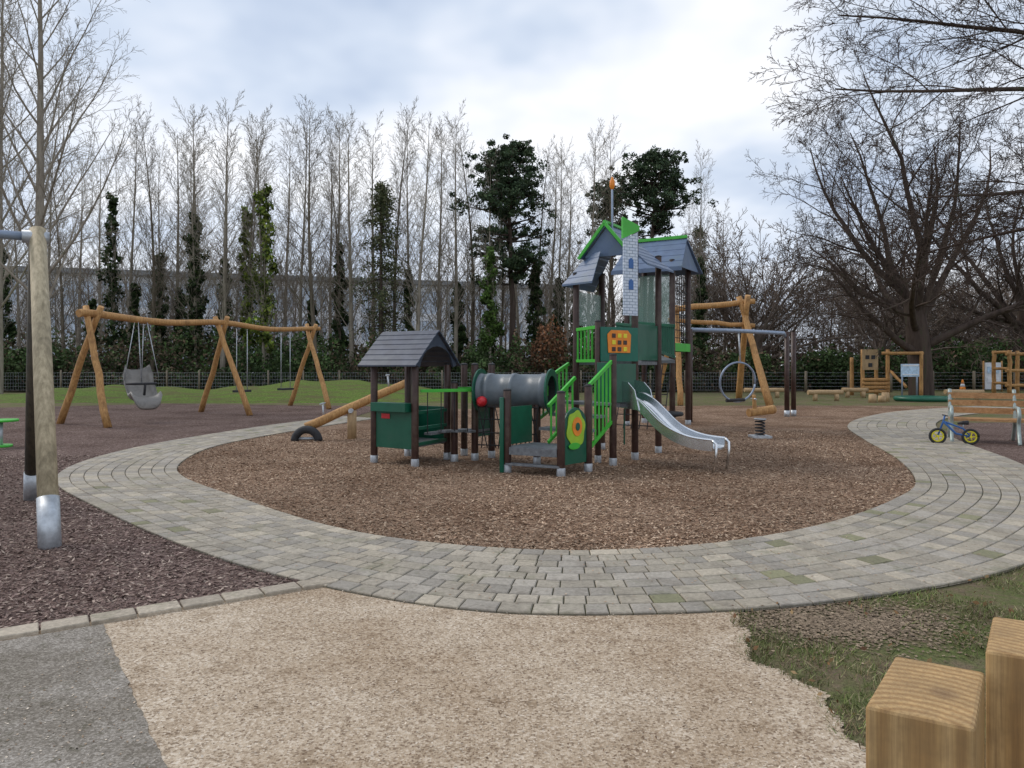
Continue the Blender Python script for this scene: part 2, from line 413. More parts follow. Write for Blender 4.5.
for r_ in range(rows):
    t0 = r_ / rows; t1 = (r_ + 1) / rows
    A = [ii[i].lerp(oo[i], t0) for i in range(N)]; B = [ii[i].lerp(oo[i], t1) for i in range(N)]
    mid = [(A[i] + B[i]) / 2 for i in range(N)]
    cum = [0]
    for i in range(1, N): cum.append(cum[-1] + (mid[i] - mid[i - 1]).length)
    def at(L, s):
        s = min(max(s, 0), cum[-1]); k = int(np.searchsorted(cum, s)); k = max(1, min(k, N - 1))
        return L[k - 1].lerp(L[k], (s - cum[k - 1]) / (cum[k] - cum[k - 1] + 1e-9))
    s = R.uniform(0, .2); g = .0045
    while s < cum[-1] - .3:
        w = R.choice([.15, .17, .19, .22, .25]); a0, a1 = at(A, s + g), at(A, s + w - g); b0, b1 = at(B, s + g), at(B, s + w - g)
        uu = (b0 - a0).normalized() * g
        paver([a0 + uu, b0 - uu, b1 - uu, a1 + uu], .031, pcol()); s += w
s = 0
while s < 6.6:
    w = .26; a = KA + kd * (s + .006); b2 = KA + kd * (s + w - .006)
    k = R.uniform(.85, 1.2)
    cs = [a - kn * .08, a + kn * .08, b2 + kn * .08, b2 - kn * .08]
    if (cs[1] - cs[0]).cross(cs[2] - cs[1]) < 0: cs = cs[::-1]
    paver(cs, .036, (.42 * k, .36 * k, .28 * k)); s += w
pv.obj('paved_path', cols=True)

def chips(name, poly, xr, yr, n, pal, z, size=(.022, .007)):
    x = NR.uniform(*xr, n * 2); y = yr[0] + (yr[1] - yr[0]) * NR.random(n * 2) ** 1.6
    k = inpoly(x, y, poly); x = x[k][:n]; y = y[k][:n]; m_ = len(x)
    th = NR.uniform(0, 6.28, m_); tilt = NR.normal(0, .25, m_)
    a = np.stack([np.cos(th), np.sin(th), np.sin(tilt)], 1) * (size[0] * NR.uniform(.4, 1.7, m_))[:, None]
    b_ = np.stack([-np.sin(th), np.cos(th), NR.normal(0, .35, m_)], 1) * (size[1] * NR.uniform(.6, 1.6, m_))[:, None]
    c = np.stack([x, y, z + NR.uniform(.002, .014, m_)], 1)
    pt = .86 + .16 * np.sin(x * 1.3 + np.sin(y * .9)) + .08 * np.sin(x * 4.1 + y * 3.3)
    quads(name, c, a, b_, palette(m_, pal, .28, pt), 'chip')
bpal = [(.29, .19, .125), (.37, .25, .165), (.22, .14, .09), (.46, .325, .225), (.33, .21, .14), (.56, .42, .30)]
dpal = [(.185, .125, .108), (.25, .18, .155), (.14, .095, .082), (.42, .33, .27), (.21, .145, .125)]
chips('bark_chips', barkpoly, (-6, 9), (6.2, 18), 90000, bpal, .010, (.018, .0062))
chips('dark_bark_chips', leftm, (-9, -1.2), (2.5, 13), 65000, dpal, .008, (.017, .0062))
x = NR.uniform(-6.5, 8, 9000); y = NR.uniform(4.4, 13, 9000)
k = inpoly(x, y, [tuple(p) for p in oo] + [tuple(p) for p in ii[::-1]]) & (NR.random(9000) < .35); x = x[k]; y = y[k]; n = len(x); th = NR.uniform(0, 6.28, n)
quads('stray_chips', np.stack([x, y, np.full(n, .037)], 1), np.stack([np.cos(th), np.sin(th), 0 * th], 1) * .012, np.stack([-np.sin(th), np.cos(th), 0 * th + .2], 1) * .005, palette(n, bpal), 'chip')
x = NR.uniform(-2.4, 1.4, 5000); y = NR.uniform(2.4, 5.2, 5000); k = inpoly(x, y, gravelpoly); x = x[k]; y = y[k]; n = len(x)
th = NR.uniform(0, 6.28, n); sz = NR.uniform(.002, .006, n)[:, None]
quads('gravel_stones', np.stack([x, y, np.full(n, .021)], 1), np.stack([np.cos(th), np.sin(th), NR.normal(0, .3, n)], 1) * sz,
      np.stack([-np.sin(th), np.cos(th), NR.normal(0, .3, n)], 1) * sz, palette(n, [(.65, .56, .45), (.3, .22, .15), (.18, .12, .08), (.5, .4, .3)], .2), 'chip')
def blades(name, poly, n, xr, yr, hr=(.018, .055), keep=None):
    x = NR.uniform(*xr, n); y = NR.uniform(*yr, n); k = inpoly(x, y, poly)
    x = x[k]; y = y[k]
    d = np.sin(x * 3.1 + 1) * np.cos(y * 2.3) + np.sin(x * 7 + y * 5) * .5 + np.sin(x * 17 - y * 13) * .35 + NR.normal(0, .45, len(x))
    k = d > -.15; x = x[k]; y = y[k]; d = d[k]
    if keep: k = keep(x, y); x = x[k]; y = y[k]; d = d[k]
    n = len(x)
    th = NR.uniform(0, 6.28, n); h = NR.uniform(*hr, n) * np.clip(.7 + .3 * d, .5, 1.3)
    a = np.stack([np.cos(th), np.sin(th), 0 * th], 1) * .003
    b_ = np.stack([NR.normal(0, .7, n) * h, NR.normal(0, .7, n) * h, h], 1)
    dk = .85 + .3 * np.sin(x * 5 + y * 2) * np.cos(y * 6 - x)
    quads(name, np.stack([x, y, np.zeros(n) + .003], 1), a, b_, palette(n, [(.14, .185, .055), (.20, .245, .075), (.27, .29, .13), (.08, .10, .03), (.36, .31, .18), (.24, .18, .10)], .3, dk), 'leaf', tri=True)
gp = [(p[0] - .05, p[1]) for p in gl if p[1] > .9] + [(1.5, .8), (7, .8), (7, 8)] + [tuple(out[i]) for i in range(14 * 24, 11 * 24 - 2, -4)]
def bare(x, y):
    return (((x - 2.05) / .6) ** 2 + ((y - 4.62) / .38) ** 2 + NR.normal(0, .45, len(x))) > 1
blades('grass_blades', gp, 190000, (1.2, 7), (1.2, 8.2), keep=bare)
x = NR.normal(2.05, .4, 5000); y = NR.normal(4.6, .22, 5000); k = inpoly(x, y, gp); x = x[k]; y = y[k]; n = len(x); th = NR.uniform(0, 6.28, n)
quads('soil_crumbs', np.stack([x, y, np.full(n, .008)], 1), np.stack([np.cos(th), np.sin(th), 0 * th], 1) * .014, np.stack([-np.sin(th), np.cos(th), 0 * th + .2], 1) * .008, palette(n, [(.17, .125, .085), (.28, .215, .15), (.22, .165, .115)]), 'chip')
x = NR.uniform(1.3, 6, 700); y = NR.uniform(2, 7, 700); k = inpoly(x, y, gp)
cc = np.stack([x[k], y[k], np.full(k.sum(), .03)], 1)
leafquads('fallen_leaves', cc, .016, palette(k.sum(), [(.2, .11, .05), (.3, .2, .1), (.12, .06, .03)]))

# ------------------------------------------------------------------ trees
def rot_perp(d, ang, az):
    u = d.cross(V((0, 0, 1)));
    if u.length < .05: u = V((1, 0, 0))
    u.normalize(); w = d.cross(u)
    return (d * math.cos(ang) + (u * math.cos(az) + w * math.sin(az)) * math.sin(ang)).normalized()
def grow(mb, p, d, L, r, lvl, C, k, rng):
    n = C['seg'][lvl]; pts = [p.copy()]; ds = [d.copy()]
    for i in range(n):
        d = d + V((rng.gauss(0, 1), rng.gauss(0, 1), rng.gauss(0, 1))) * C['wan'][lvl] + V((0, 0, C['trop'][lvl]))
        d.normalize(); p = p + d * (L / n); pts.append(p.copy()); ds.append(d.copy())
    e = C['end'][lvl]; rad = [max(C['rmin'], r * (1 - (1 - e) * i / n)) for i in range(n + 1)]
    mb.tube(pts, rad, C['sides'][lvl], k, caps=False)
    if lvl + 1 < len(C['seg']):
        cnt = C['cnt'][lvl]; st = C['start'][lvl]
        az = rng.uniform(0, 6.28)
        for j in range(cnt):
            t = st + (1 - st) * (j + rng.uniform(0, .9)) / cnt
            t = min(t, .99); f = t * n; i = min(int(f), n - 1); q = pts[i].lerp(pts[i + 1], f - i)
            az += 2.4 + rng.uniform(-.5, .5)
            ang = math.radians(rng.uniform(*C['ang'][lvl]))
            cl = L * C['len'][lvl] * (1 - C['shape'][lvl] * t) * rng.uniform(.65, 1.25)
            grow(mb, q, rot_perp(ds[i], ang, az), cl, rad[i] * C['rr'][lvl], lvl + 1, C, k, rng)
POP = dict(seg=[12, 5, 3, 2], wan=[.015, .035, .06, .09], trop=[.02, .06, .05, .03], end=[.08, .2, .35, .7], rmin=.0075, sides=[8, 4, 3, 3],
           cnt=[44, 10, 4], start=[.20, .12, .1], ang=[(22, 50), (20, 45), (20, 45)], len=[.25, .38, .5], shape=[.66, .5, .3], rr=[.27, .42, .6])
DIS = dict(POP, seg=[6, 3, 2], cnt=[28, 8], rmin=.017, wan=[.03, .06, .1])
SPR = dict(seg=[4, 8, 6, 4, 3, 2], wan=[.03, .10, .12, .14, .18, .2], trop=[.02, .02, .02, .01, -.01, -.02], end=[.8, .14, .2, .3, .5, .7], rmin=.008, sides=[12, 8, 5, 4, 3, 3],
           cnt=[14, 10, 7, 6, 4], start=[.42, .18, .15, .1, .1], ang=[(15, 78), (25, 55), (25, 55), (25, 55), (25, 60)], len=[2.2, .46, .46, .48, .5], shape=[.1, .35, .35, .3, .3], rr=[.38, .42, .45, .5, .6])
BIG = dict(seg=[10, 6, 5, 3, 2], wan=[.015, .05, .08, .10, .13], trop=[.02, .05, .04, .03, .02], end=[.15, .2, .3, .5, .6], rmin=.006, sides=[10, 6, 4, 3, 3],
           cnt=[32, 9, 6, 4], start=[.18, .15, .1, .1], ang=[(25, 48), (20, 45), (20, 45), (20, 50)], len=[.34, .42, .45, .5], shape=[.5, .45, .3, .3], rr=[.34, .42, .5, .6])
def tree_mesh(name, C, L, r, k, seed, d=V((0, 0, 1))):
    mb = MB(); grow(mb, V((0, 0, -.1)), d.normalized(), L, r, 0, C, k, random.Random(seed))
    o = mb.obj(name); me = o.data; bpy.data.objects.remove(o); return me
pops = [tree_mesh('poplar_mesh', POP, 18, .17, ['barkpale', 'barkpale', 'bark', 'barkpale'][i], 10 + i) for i in range(4)]
sprs = [tree_mesh('spread_mesh', dict(SPR, seg=SPR['seg'][:5], cnt=[9, 8, 6, 5], rmin=.013), 3.0, .24, 'barkhaze', 30 + i) for i in range(2)]
def place(me, name, x, y, h, base, parent=None, rz=None, wid=1.):
    o = bpy.data.objects.new(name, me); scene.collection.objects.link(o); s = h / base
    o.scale = (s * wid, s * wid, s); o.location = (x, y, 0); o.rotation_euler = (0, 0, R.uniform(0, 6.28) if rz is None else rz)
    if parent: o.parent = parent
    return o
def topz(y, d): return 1.6 + (365 - y) * d / 740
row = [(78, 60, 160), (128, 52, 128), (152, 47, 120), (176, 55, 132), (200, 50, 112), (222, 46, 110), (246, 56, 118), (268, 48, 122), (284, 60, 128), (300, 52, 112), (316, 46, 104),
       (336, 55, 120), (352, 48, 126), (372, 58, 132), (394, 50, 110), (416, 47, 122), (438, 55, 132), (455, 49, 122), (472, 58, 140), (548, 60, 160),
       (566, 50, 165), (588, 48, 130), (606, 50, 138), (100, 64, 150), (20, 58, 160), (45, 66, 150), (-20, 55, 120), (520, 66, 180), (690, 60, 205), (724, 64, 212), (64, 50, 150), (190, 60, 135), (330, 62, 130), (408, 60, 128), (500, 56, 170)]
for i, (px, d, ty) in enumerate(row):
    X = (px - 512) / 740 * d; place(pops[i % 4], 'bare_poplar_tree', X, d, topz(ty, d), 18.3, wid=R.uniform(.85, 1.15))
dm = MB(); rg = random.Random(4)
for i in range(160):
    rt = i < 85
    if rt: d = rg.uniform(62, 125); x = rg.uniform(.18, 1.05) * d; h = rg.uniform(10, 14.5)
    else: d = rg.uniform(58, 78); x = rg.uniform(-.85, .2) * d; h = rg.uniform(8, 13.5)
    grow(dm, V((x, d, 0)), V((rg.uniform(-.08, .08), 0, 1)).normalized(), h, .11, 0, DIS, 'barkhaze' if rg.random() < .7 else 'barkpale', rg)
dm.obj('distant_trees')
for i in range(15):
    d = R.uniform(50, 66); px = R.uniform(690, 1040)
    place(R.choice(sprs), 'bare_spreading_tree', (px - 512) / 740 * d, d, topz(R.uniform(205, 255), d) if px < 880 else R.uniform(7, 11), 9.0)
me = tree_mesh('tall_tree_mesh', BIG, 21, .24, 'barkpale', 6)
place(me, 'bare_tree', -17.9, 28, 19.0, 21, rz=1.0)
place(me, 'bare_tree', -25.0, 36, 20.0, 21, rz=3.1)
me = tree_mesh('oak_mesh', SPR, 5.0, .58, 'barkdark', 12)
zmx = max(v.co.z for v in me.vertices)
place(me, 'bare_spreading_tree', 21.3, 38.5, 19.6, zmx, rz=.5, wid=.98)
place(me, 'bare_spreading_tree', 33, 48, 19.5, zmx, rz=2.5)
mb = MB(); rg = random.Random(11)
mb.tube([(14.8, 13.5, -.1), (14.7, 13.5, 3), (14.5, 13.5, 6), (14.3, 13.5, 9.5), (14.4, 13.6, 13)], [.42, .34, .28, .2, .1], 12, 'barkdark')
LIMB = dict(seg=[10, 7, 4, 3, 2], wan=[.05, .10, .13, .16, .2], trop=[-.014, -.012, -.01, -.02, -.02], end=[.2, .3, .4, .5, .7], rmin=.0042, sides=[8, 5, 4, 3, 3],
            cnt=[16, 9, 6, 4], start=[.12, .1, .1, .1], ang=[(20, 50)] * 4, len=[.42, .42, .45, .5], shape=[.5, .35, .3, .3], rr=[.36, .42, .5, .6])
for (z, dx, dy, dz, L) in [(6.2, -1, -.05, .14, 8.4), (7.2, -1, .25, .20, 8.0), (4.8, -1, .12, .10, 6.4), (8, -1, -.1, .26, 8), (4.4, -1, .5, .06, 6.0), (9, -1, .1, .2, 7.5)]:
    grow(mb, V((14.4, 13.5, z)), V((dx, dy, dz)).normalized(), L, .085, 0, LIMB, 'barkdark', rg)
mb.obj('overhanging_tree')

def ivy_tree(px, d, ytop, ybot, wpx, pal, name='ivy_covered_tree', bare_top=True):
    X = (px - 512) / 740 * d; zt = topz(ytop, d); zb = max(.5, topz(ybot, d)); w = wpx / 740 * d / 2
    e = empty(name); e.location = (X, d, 0)
    if bare_top: place(R.choice(pops), 'trunk_and_branches', 0, 0, max(zt * 1.25, topz(150, d)), 18.3, e, wid=.8)
    else:
        mb = MB(); mb.tube([(0, 0, 0), (.1, 0, zt * .6), (0, 0, zt)], [.15, .1, .04], 6, 'bark'); mb.obj('trunk_and_branches', e)
    cs = []; dk = []
    nb = 46
    for i in range(nb):
        t = (i + NR.random()) / nb; z = zb + (zt - zb) * t; th = NR.uniform(0, 6.28); rr = w * (1 - .6 * t ** 2) * NR.uniform(.05, .8)
        s = w * NR.uniform(.25, .6) * (1 - .35 * t); m_ = int(60 + 30 * NR.random())
        q = rdir(m_) * (NR.random((m_, 1)) ** .5) * np.array([s, s, s * 1.3]); cs.append(q + np.array([rr * math.cos(th), rr * math.sin(th), z]))
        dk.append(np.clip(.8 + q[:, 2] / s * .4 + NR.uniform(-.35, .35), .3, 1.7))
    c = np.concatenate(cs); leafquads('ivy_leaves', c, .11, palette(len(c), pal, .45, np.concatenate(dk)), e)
ivd = [(.03, .055, .02), (.05, .085, .03), (.04, .065, .025), (.08, .11, .04)]
ivl = [(.17, .23, .04), (.24, .29, .055), (.09, .14, .03)]
ivy_tree(113, 50, 195, 345, 28, ivd); ivy_tree(196, 48, 215, 350, 32, ivd); ivy_tree(247, 47, 208, 345, 20, ivl)
ivy_tree(264, 45.5, 186, 348, 32, ivl); ivy_tree(340, 50, 245, 350, 22, ivd); ivy_tree(160, 54, 255, 350, 22, ivd)
ivy_tree(490, 47, 250, 350, 26, [(.07, .12, .03), (.10, .17, .04)]); ivy_tree(2, 52, 245, 350, 24, ivd); ivy_tree(225, 56, 260, 350, 20, ivd)
ivy_tree(536, 50, 265, 350, 24, ivd); ivy_tree(558, 52, 280, 350, 20, ivd); ivy_tree(700, 55, 260, 350, 18, ivd)
for (px, yt) in ((40, 290), (92, 300), (136, 285), (180, 290), (312, 300), (408, 270), (458, 285), (577, 290), (600, 280), (628, 300)):
    ivy_tree(px, R.uniform(50, 56), yt, 352, R.uniform(14, 24), ivd, bare_top=False)
def pine(px, d, ytop, crown_bot, wpx, seed, nbr=58):
    X = (px - 512) / 740 * d; H = topz(ytop, d); zb = topz(crown_bot, d); w = wpx / 740 * d / 2
    rg = random.Random(seed); mb = MB(); lean = rg.uniform(-.5, .5)
    tr = [V((lean * (i / 8) ** 2 + rg.uniform(-.08, .08), rg.uniform(-.1, .1), H * .97 * i / 8)) for i in range(9)]
    mb.tube(tr, [.28 * (1 - i / 9.5) for i in range(9)], 8, 'barkdark')
    cs = []; dk = []
    for i in range(nbr):
        t = rg.random() ** .85; z = zb + (H - zb) * t; f = z / H * 8.25; j = min(7, int(f)); base = tr[j].lerp(tr[j + 1], min(1, f - j))
        prof = math.sin(math.pi * min(1, .18 + .78 * t)) ** .6
        rr = w * prof * rg.uniform(.45, 1.2); th = rg.uniform(0, 6.28)
        tip = base + V((rr * math.cos(th), rr * math.sin(th), rr * rg.uniform(.1, .5)))
        mid_ = base.lerp(tip, .5) - V((0, 0, rr * .05)); mb.tube([base, mid_, tip], [.07, .045, .015], 4, 'barkdark')
        for kx in range(rg.randint(4, 7)):
            q0 = base.lerp(tip, rg.uniform(.35, 1.08)) + V((rg.gauss(0, .32), rg.gauss(0, .32), rg.gauss(.1, .25))); s = rg.uniform(.22, .5)
            m_ = 55; q = rdir(m_) * (NR.random((m_, 1)) ** .6) * np.array([s, s, s * .7]); cs.append(q + np.array(q0))
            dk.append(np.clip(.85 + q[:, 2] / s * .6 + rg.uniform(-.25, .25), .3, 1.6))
    c = np.concatenate(cs); dk = np.concatenate(dk)
    e = empty('scots_pine_tree'); e.location = (X, d, 0); mb.obj('trunk_and_branches', e)
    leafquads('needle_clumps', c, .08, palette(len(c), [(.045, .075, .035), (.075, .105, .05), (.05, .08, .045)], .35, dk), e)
pine(513, 49, 148, 285, 92, 1, 105); pine(650, 54, 156, 240, 88, 2, 76); pine(613, 64, 184, 262, 58, 3, 46)
def conifer(px, d, ytop, wpx, seed, n=8000):
    X = (px - 512) / 740 * d; H = topz(ytop, d); w = wpx / 740 * d / 2
    mb = MB(); mb.tube([(0, 0, 0), (0, 0, H)], [.22, .02], 8, 'barkdark'); rg = random.Random(seed); cs = []
    for i in range(95):
        t = rg.random() ** .8; z = H * (.10 + .88 * t); rr = w * (1 - t) ** .6 * rg.uniform(.5, 1.15) + .25; th = rg.uniform(0, 6.28)
        e_ = V((rr * math.cos(th), rr * math.sin(th), z - rr * .2)); mb.tube([(0, 0, z), tuple(e_)], [.04, .01], 3, 'barkdark')
        m_ = int(n / 95); tt = NR.random((m_, 1)) ** .7; cs.append(np.array([0, 0, z]) * (1 - tt) + np.array(e_) * tt + NR.normal(0, .22, (m_, 3)))
    c = np.concatenate(cs); e = empty('conifer_tree'); e.location = (X, d, 0); mb.obj('trunk_and_branches', e)
    leafquads('needles', c, .075, palette(len(c), [(.10, .11, .055), (.14, .14, .075), (.07, .09, .04)], .35), e)
conifer(381, 48, 182, 66, 4, 9500); conifer(700, 75, 225, 34, 5)

def bushmass(name, x0, x1, y0, y1, hfun, n, pal, leaf=.11):
    x = NR.uniform(x0, x1, n); y = NR.uniform(y0, y1, n)
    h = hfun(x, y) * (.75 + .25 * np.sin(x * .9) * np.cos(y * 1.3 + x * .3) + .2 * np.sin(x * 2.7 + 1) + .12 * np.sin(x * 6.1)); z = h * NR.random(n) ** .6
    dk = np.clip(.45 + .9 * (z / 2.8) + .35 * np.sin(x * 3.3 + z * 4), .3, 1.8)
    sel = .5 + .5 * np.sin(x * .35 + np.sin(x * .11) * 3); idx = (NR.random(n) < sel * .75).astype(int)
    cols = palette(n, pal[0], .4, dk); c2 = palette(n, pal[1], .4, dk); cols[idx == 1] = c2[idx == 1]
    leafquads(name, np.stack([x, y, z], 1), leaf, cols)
gpal = [(.035, .06, .02), (.05, .085, .028), (.075, .11, .04)]; brp = [(.09, .065, .042), (.13, .09, .06), (.07, .06, .035)]
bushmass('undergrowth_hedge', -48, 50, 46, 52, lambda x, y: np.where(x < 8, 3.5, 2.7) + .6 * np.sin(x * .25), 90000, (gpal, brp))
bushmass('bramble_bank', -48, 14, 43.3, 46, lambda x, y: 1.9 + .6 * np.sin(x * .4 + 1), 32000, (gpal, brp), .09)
bushmass('distant_hedge', -120, 120, 62, 72, lambda x, y: 4.4 + .8 * np.sin(x * .13), 45000, (brp, gpal), .2)
def thicket(name, n, x0, x1, y0, y1, h0, pal):
    x = NR.uniform(x0, x1, n); y = NR.uniform(y0, y1, n); hh = h0 + 1.5 * np.sin(x * .5) + 1.2 * np.sin(x * 1.3 + 2); z = hh * NR.random(n) ** .8
    c_ = np.stack([x, y, z], 1); a_ = NR.normal(0, .35, (n, 3)); a_[:, 2] = np.abs(NR.normal(.5, .25, n)); b_ = np.cross(a_, rdir(n)); b_ /= np.linalg.norm(b_, axis=1, keepdims=True)
    quads(name, c_, a_ * .8, b_ * .014, palette(n, pal, .3), 'leaf')
thicket('twig_thicket', 30000, 9, 46, 56, 68, 8.5, [(.17, .12, .09), (.22, .16, .12), (.12, .09, .065)])
thicket('twig_thicket', 20000, -62, 10, 54, 72, 7.5, [(.24, .20, .16), (.30, .26, .21), (.17, .15, .11)])
def bush(px, d, ytop, wpx, pal, name='russet_bush', n=2600):
    X = (px - 512) / 740 * d; h = topz(ytop, d); w = wpx / 740 * d / 2; q = rdir(n) * (NR.random((n, 1)) ** .35)
    q *= (1 + .25 * np.sin(q[:, :1] * 7) * np.cos(q[:, 2:] * 6)); c = q * np.array([w, w * .8, h / 2]) + np.array([X, d, h / 2])
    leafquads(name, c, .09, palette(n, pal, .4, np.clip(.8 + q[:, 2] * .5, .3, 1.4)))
bush(549, 44.5, 320, 38, [(.26, .12, .06), (.18, .09, .05), (.12, .07, .04)])
bush(745, 45, 350, 50, gpal, 'evergreen_bush', 4000); bush(825, 47, 348, 60, gpal, 'evergreen_bush', 4000); bush(640, 45, 352, 70, gpal, 'evergreen_bush', 4000)
bush(35, 44.5, 345, 70, gpal, 'evergreen_bush', 4000); bush(975, 52, 340, 60, [(.06, .09, .03), (.1, .14, .04)], 'evergreen_bush', 4000)

# ------------------------------------------------------------------ long pale building far beyond the trees
va = MB(); p0 = V((-98, 104, 0)); p1 = V((9.0, 138, 0)); dd = (p1 - p0).normalized(); L = (p1 - p0).length; nn = V((dd.y, -dd.x, 0)); ang = math.atan2(dd.y, dd.x)
HB = 15.6
c0 = (p0 + p1) / 2 - nn * 6.3
va.box((c0.x, c0.y, HB / 2), (L, 12, HB), 'glass', ang)
va.box((c0.x + nn.x * .3, c0.y + nn.y * .3, HB + .45), (L + 1.2, 13.6, .8), 'fascia', ang)
for zf in (.5, 5.2, 10.0, HB - .4):
    q = c0 + nn * 6.05; va.box((q.x, q.y, zf), (L - .05, .25, 1.3 if zf > 1 else 1.0), 'concrete', ang)
k = .3
while k < L:
    q = p0 + dd * k - nn * .05; va.box((q.x, q.y, HB / 2 - .05), (.9, .5, HB - .2), 'concrete', ang); k += 5.0
k = 2.0
while k < L:
    if int(k * 10) % 50 > 5:
        q = p0 + dd * k - nn * .22; va.box((q.x, q.y, HB / 2 - .08), (.10, .14, HB - .3), 'white', ang)
    k += 1.65
va.obj('office_building')

# ------------------------------------------------------------------ fence
fe = MB()
for i in range(33):
    x = -50 + 2 * i + R.uniform(-.1, .1)
    if x < 14.5: fe.tube([(x, 42.8, 0), (x + R.uniform(-.03, .03), 42.8, 1.3)], .05, 6, 'fence')
for i in range(14): fe.tube([(14.5 + i * 2.6, 42.8 + i * .25, 0), (14.5 + i * 2.6, 42.8 + i * .25, 1.25)], .08, 6, 'fence')
for z in (.15, .35, .55, .75, .95, 1.15): fe.tube([(-50, 42.8, z), (14.5, 42.8, z), (48.5, 46.05, z)], .005, 3, 'galv')
for i in range(430):
    x = -50 + i * .15; fe.tube([(x, 42.8, .15), (x, 42.8, 1.15)], .0035, 3, 'galv', caps=False)
fe.obj('wire_fence')

# ------------------------------------------------------------------ near-left swing frame
sw = MB(); ax = V((-4.87, 7.6, 2.93))
f1 = V((-4.04, 6.47, 0)); dz = (ax - f1)
sw.tube([f1, f1 + dz * .5, f1 + dz * 1.02], [.085, .082, .076], 16, 'oldpost')
sw.tube([f1 + dz * (-.01), f1 + dz * .14], .091, 16, 'galv')
f2 = V((-5.69, 8.77, 0)); dz2 = ax - f2
sw.tube([f2, f2 + dz2 * 1.0], [.08, .08], 14, 'darkpost'); sw.tube([f2, f2 + dz2 * .12], .087, 14, 'galv')
bd = V((-.81, -.58, 0))
sw.tube([ax - V((0, 0, .02)), ax + bd * 4.2 - V((0, 0, .02))], .045, 12, 'bluegrey')
sw.tube([ax - bd * .1 - V((0, 0, .02)), ax + bd * .14 - V((0, 0, .02))], .065, 12, 'galv')
e_ = ax + bd * 4.0; sw.tube([e_, e_ + V((.83, -1.13, -2.9))], .085, 14, 'oldpost'); sw.tube([e_, e_ + V((-.82, 1.17, -2.9))], .085, 14, 'oldpost')
for k_ in (1.7, 2.9):
    q = ax + bd * k_; sd = bd * .25
    for s_ in (-1, 1): sw.tube([q + sd * s_, q + sd * s_ - V((0, 0, 2.35))], .008, 5, 'galv')
    sw.box(tuple(q - V((0, 0, 2.37))), (.5, .18, .04), 'rubber', math.atan2(bd.y, bd.x))
sw.obj('swing_frame')

# ------------------------------------------------------------------ log swing set
ls = MB(); LA = V((-11, 19.4, 0)); LBv = V((-7.6, 28, 0)); ld = (LBv - LA).normalized(); lperp = V((ld.y, -ld.x, 0))
def lg(mb, a, b2, r0, r1, k='log', wob=.03, n=7, sides=12):
    a = V(a); b2 = V(b2); pts = [a.lerp(b2, i / n) + (V((R.uniform(-wob, wob), R.uniform(-wob, wob), R.uniform(-wob, wob))) if 0 < i < n else V((0, 0, 0))) for i in range(n + 1)]
    mb.tube(pts, [r0 + (r1 - r0) * i / n for i in range(n + 1)], sides, k)
bp = [LA + V((0, 0, 2.93)) - ld * .4, LA + V((0, 0, 2.95)), LA.lerp(LBv, .25) + V((0, 0, 2.84)), LA.lerp(LBv, .5) + V((0, 0, 2.96)), LA.lerp(LBv, .75) + V((0, 0, 2.85)), LBv + V((0, 0, 2.98)), LBv + V((0, 0, 3.0)) + ld * .5]
ls.tube([tuple(p) for p in cr([tuple(p) for p in bp], 5)], [.105 - .001 * i for i in range(31)], 14, 'log')
for (q, fa, fb) in [(LA, (-12.26, 20.07), (-10.26, 18.8)), (LA.lerp(LBv, .5), (-10.55, 25.1), (-8.25, 23.3)), (LBv, (-8.7, 29.0), (-6.6, 26.7))]:
    top = V((q.x, q.y, 2.8))
    for f_, sg in ((fa, 1), (fb, -1)):
        f_ = V((f_[0], f_[1], 0)); dr = top - f_; lg(ls, f_, f_ + dr * 1.12 + ld * .14 * sg, .095, .075, 'log', .03)
def chain(mb, a, b2, r=.013): mb.tube([a, b2], r, 4, 'galv')
q = LA.lerp(LBv, .165)
for s_ in (-.30, .30):
    for f_ in (-.32, .34): chain(ls, q + ld * s_ * .5 + lperp * f_ * .2 + V((0, 0, 2.8)), q + ld * s_ + lperp * f_ + V((0, 0, .95 + (.3 if f_ > 0 else .1))))
for (t, zz) in ((.60, .7), (.84, .7)):
    q2 = LA.lerp(LBv, t)
    for s_ in (-.25, .25): chain(ls, q2 + ld * s_ + V((0, 0, 2.8)), q2 + ld * s_ + V((0, 0, zz)))
    ls.prism([q2 + ld * -.3 - lperp * .13 + V((0, 0, zz)), q2 + ld * .3 - lperp * .13 + V((0, 0, zz)), q2 + ld * .3 + lperp * .13 + V((0, 0, zz)), q2 + ld * -.3 + lperp * .13 + V((0, 0, zz))], V((0, 0, .07)), 'rubber')
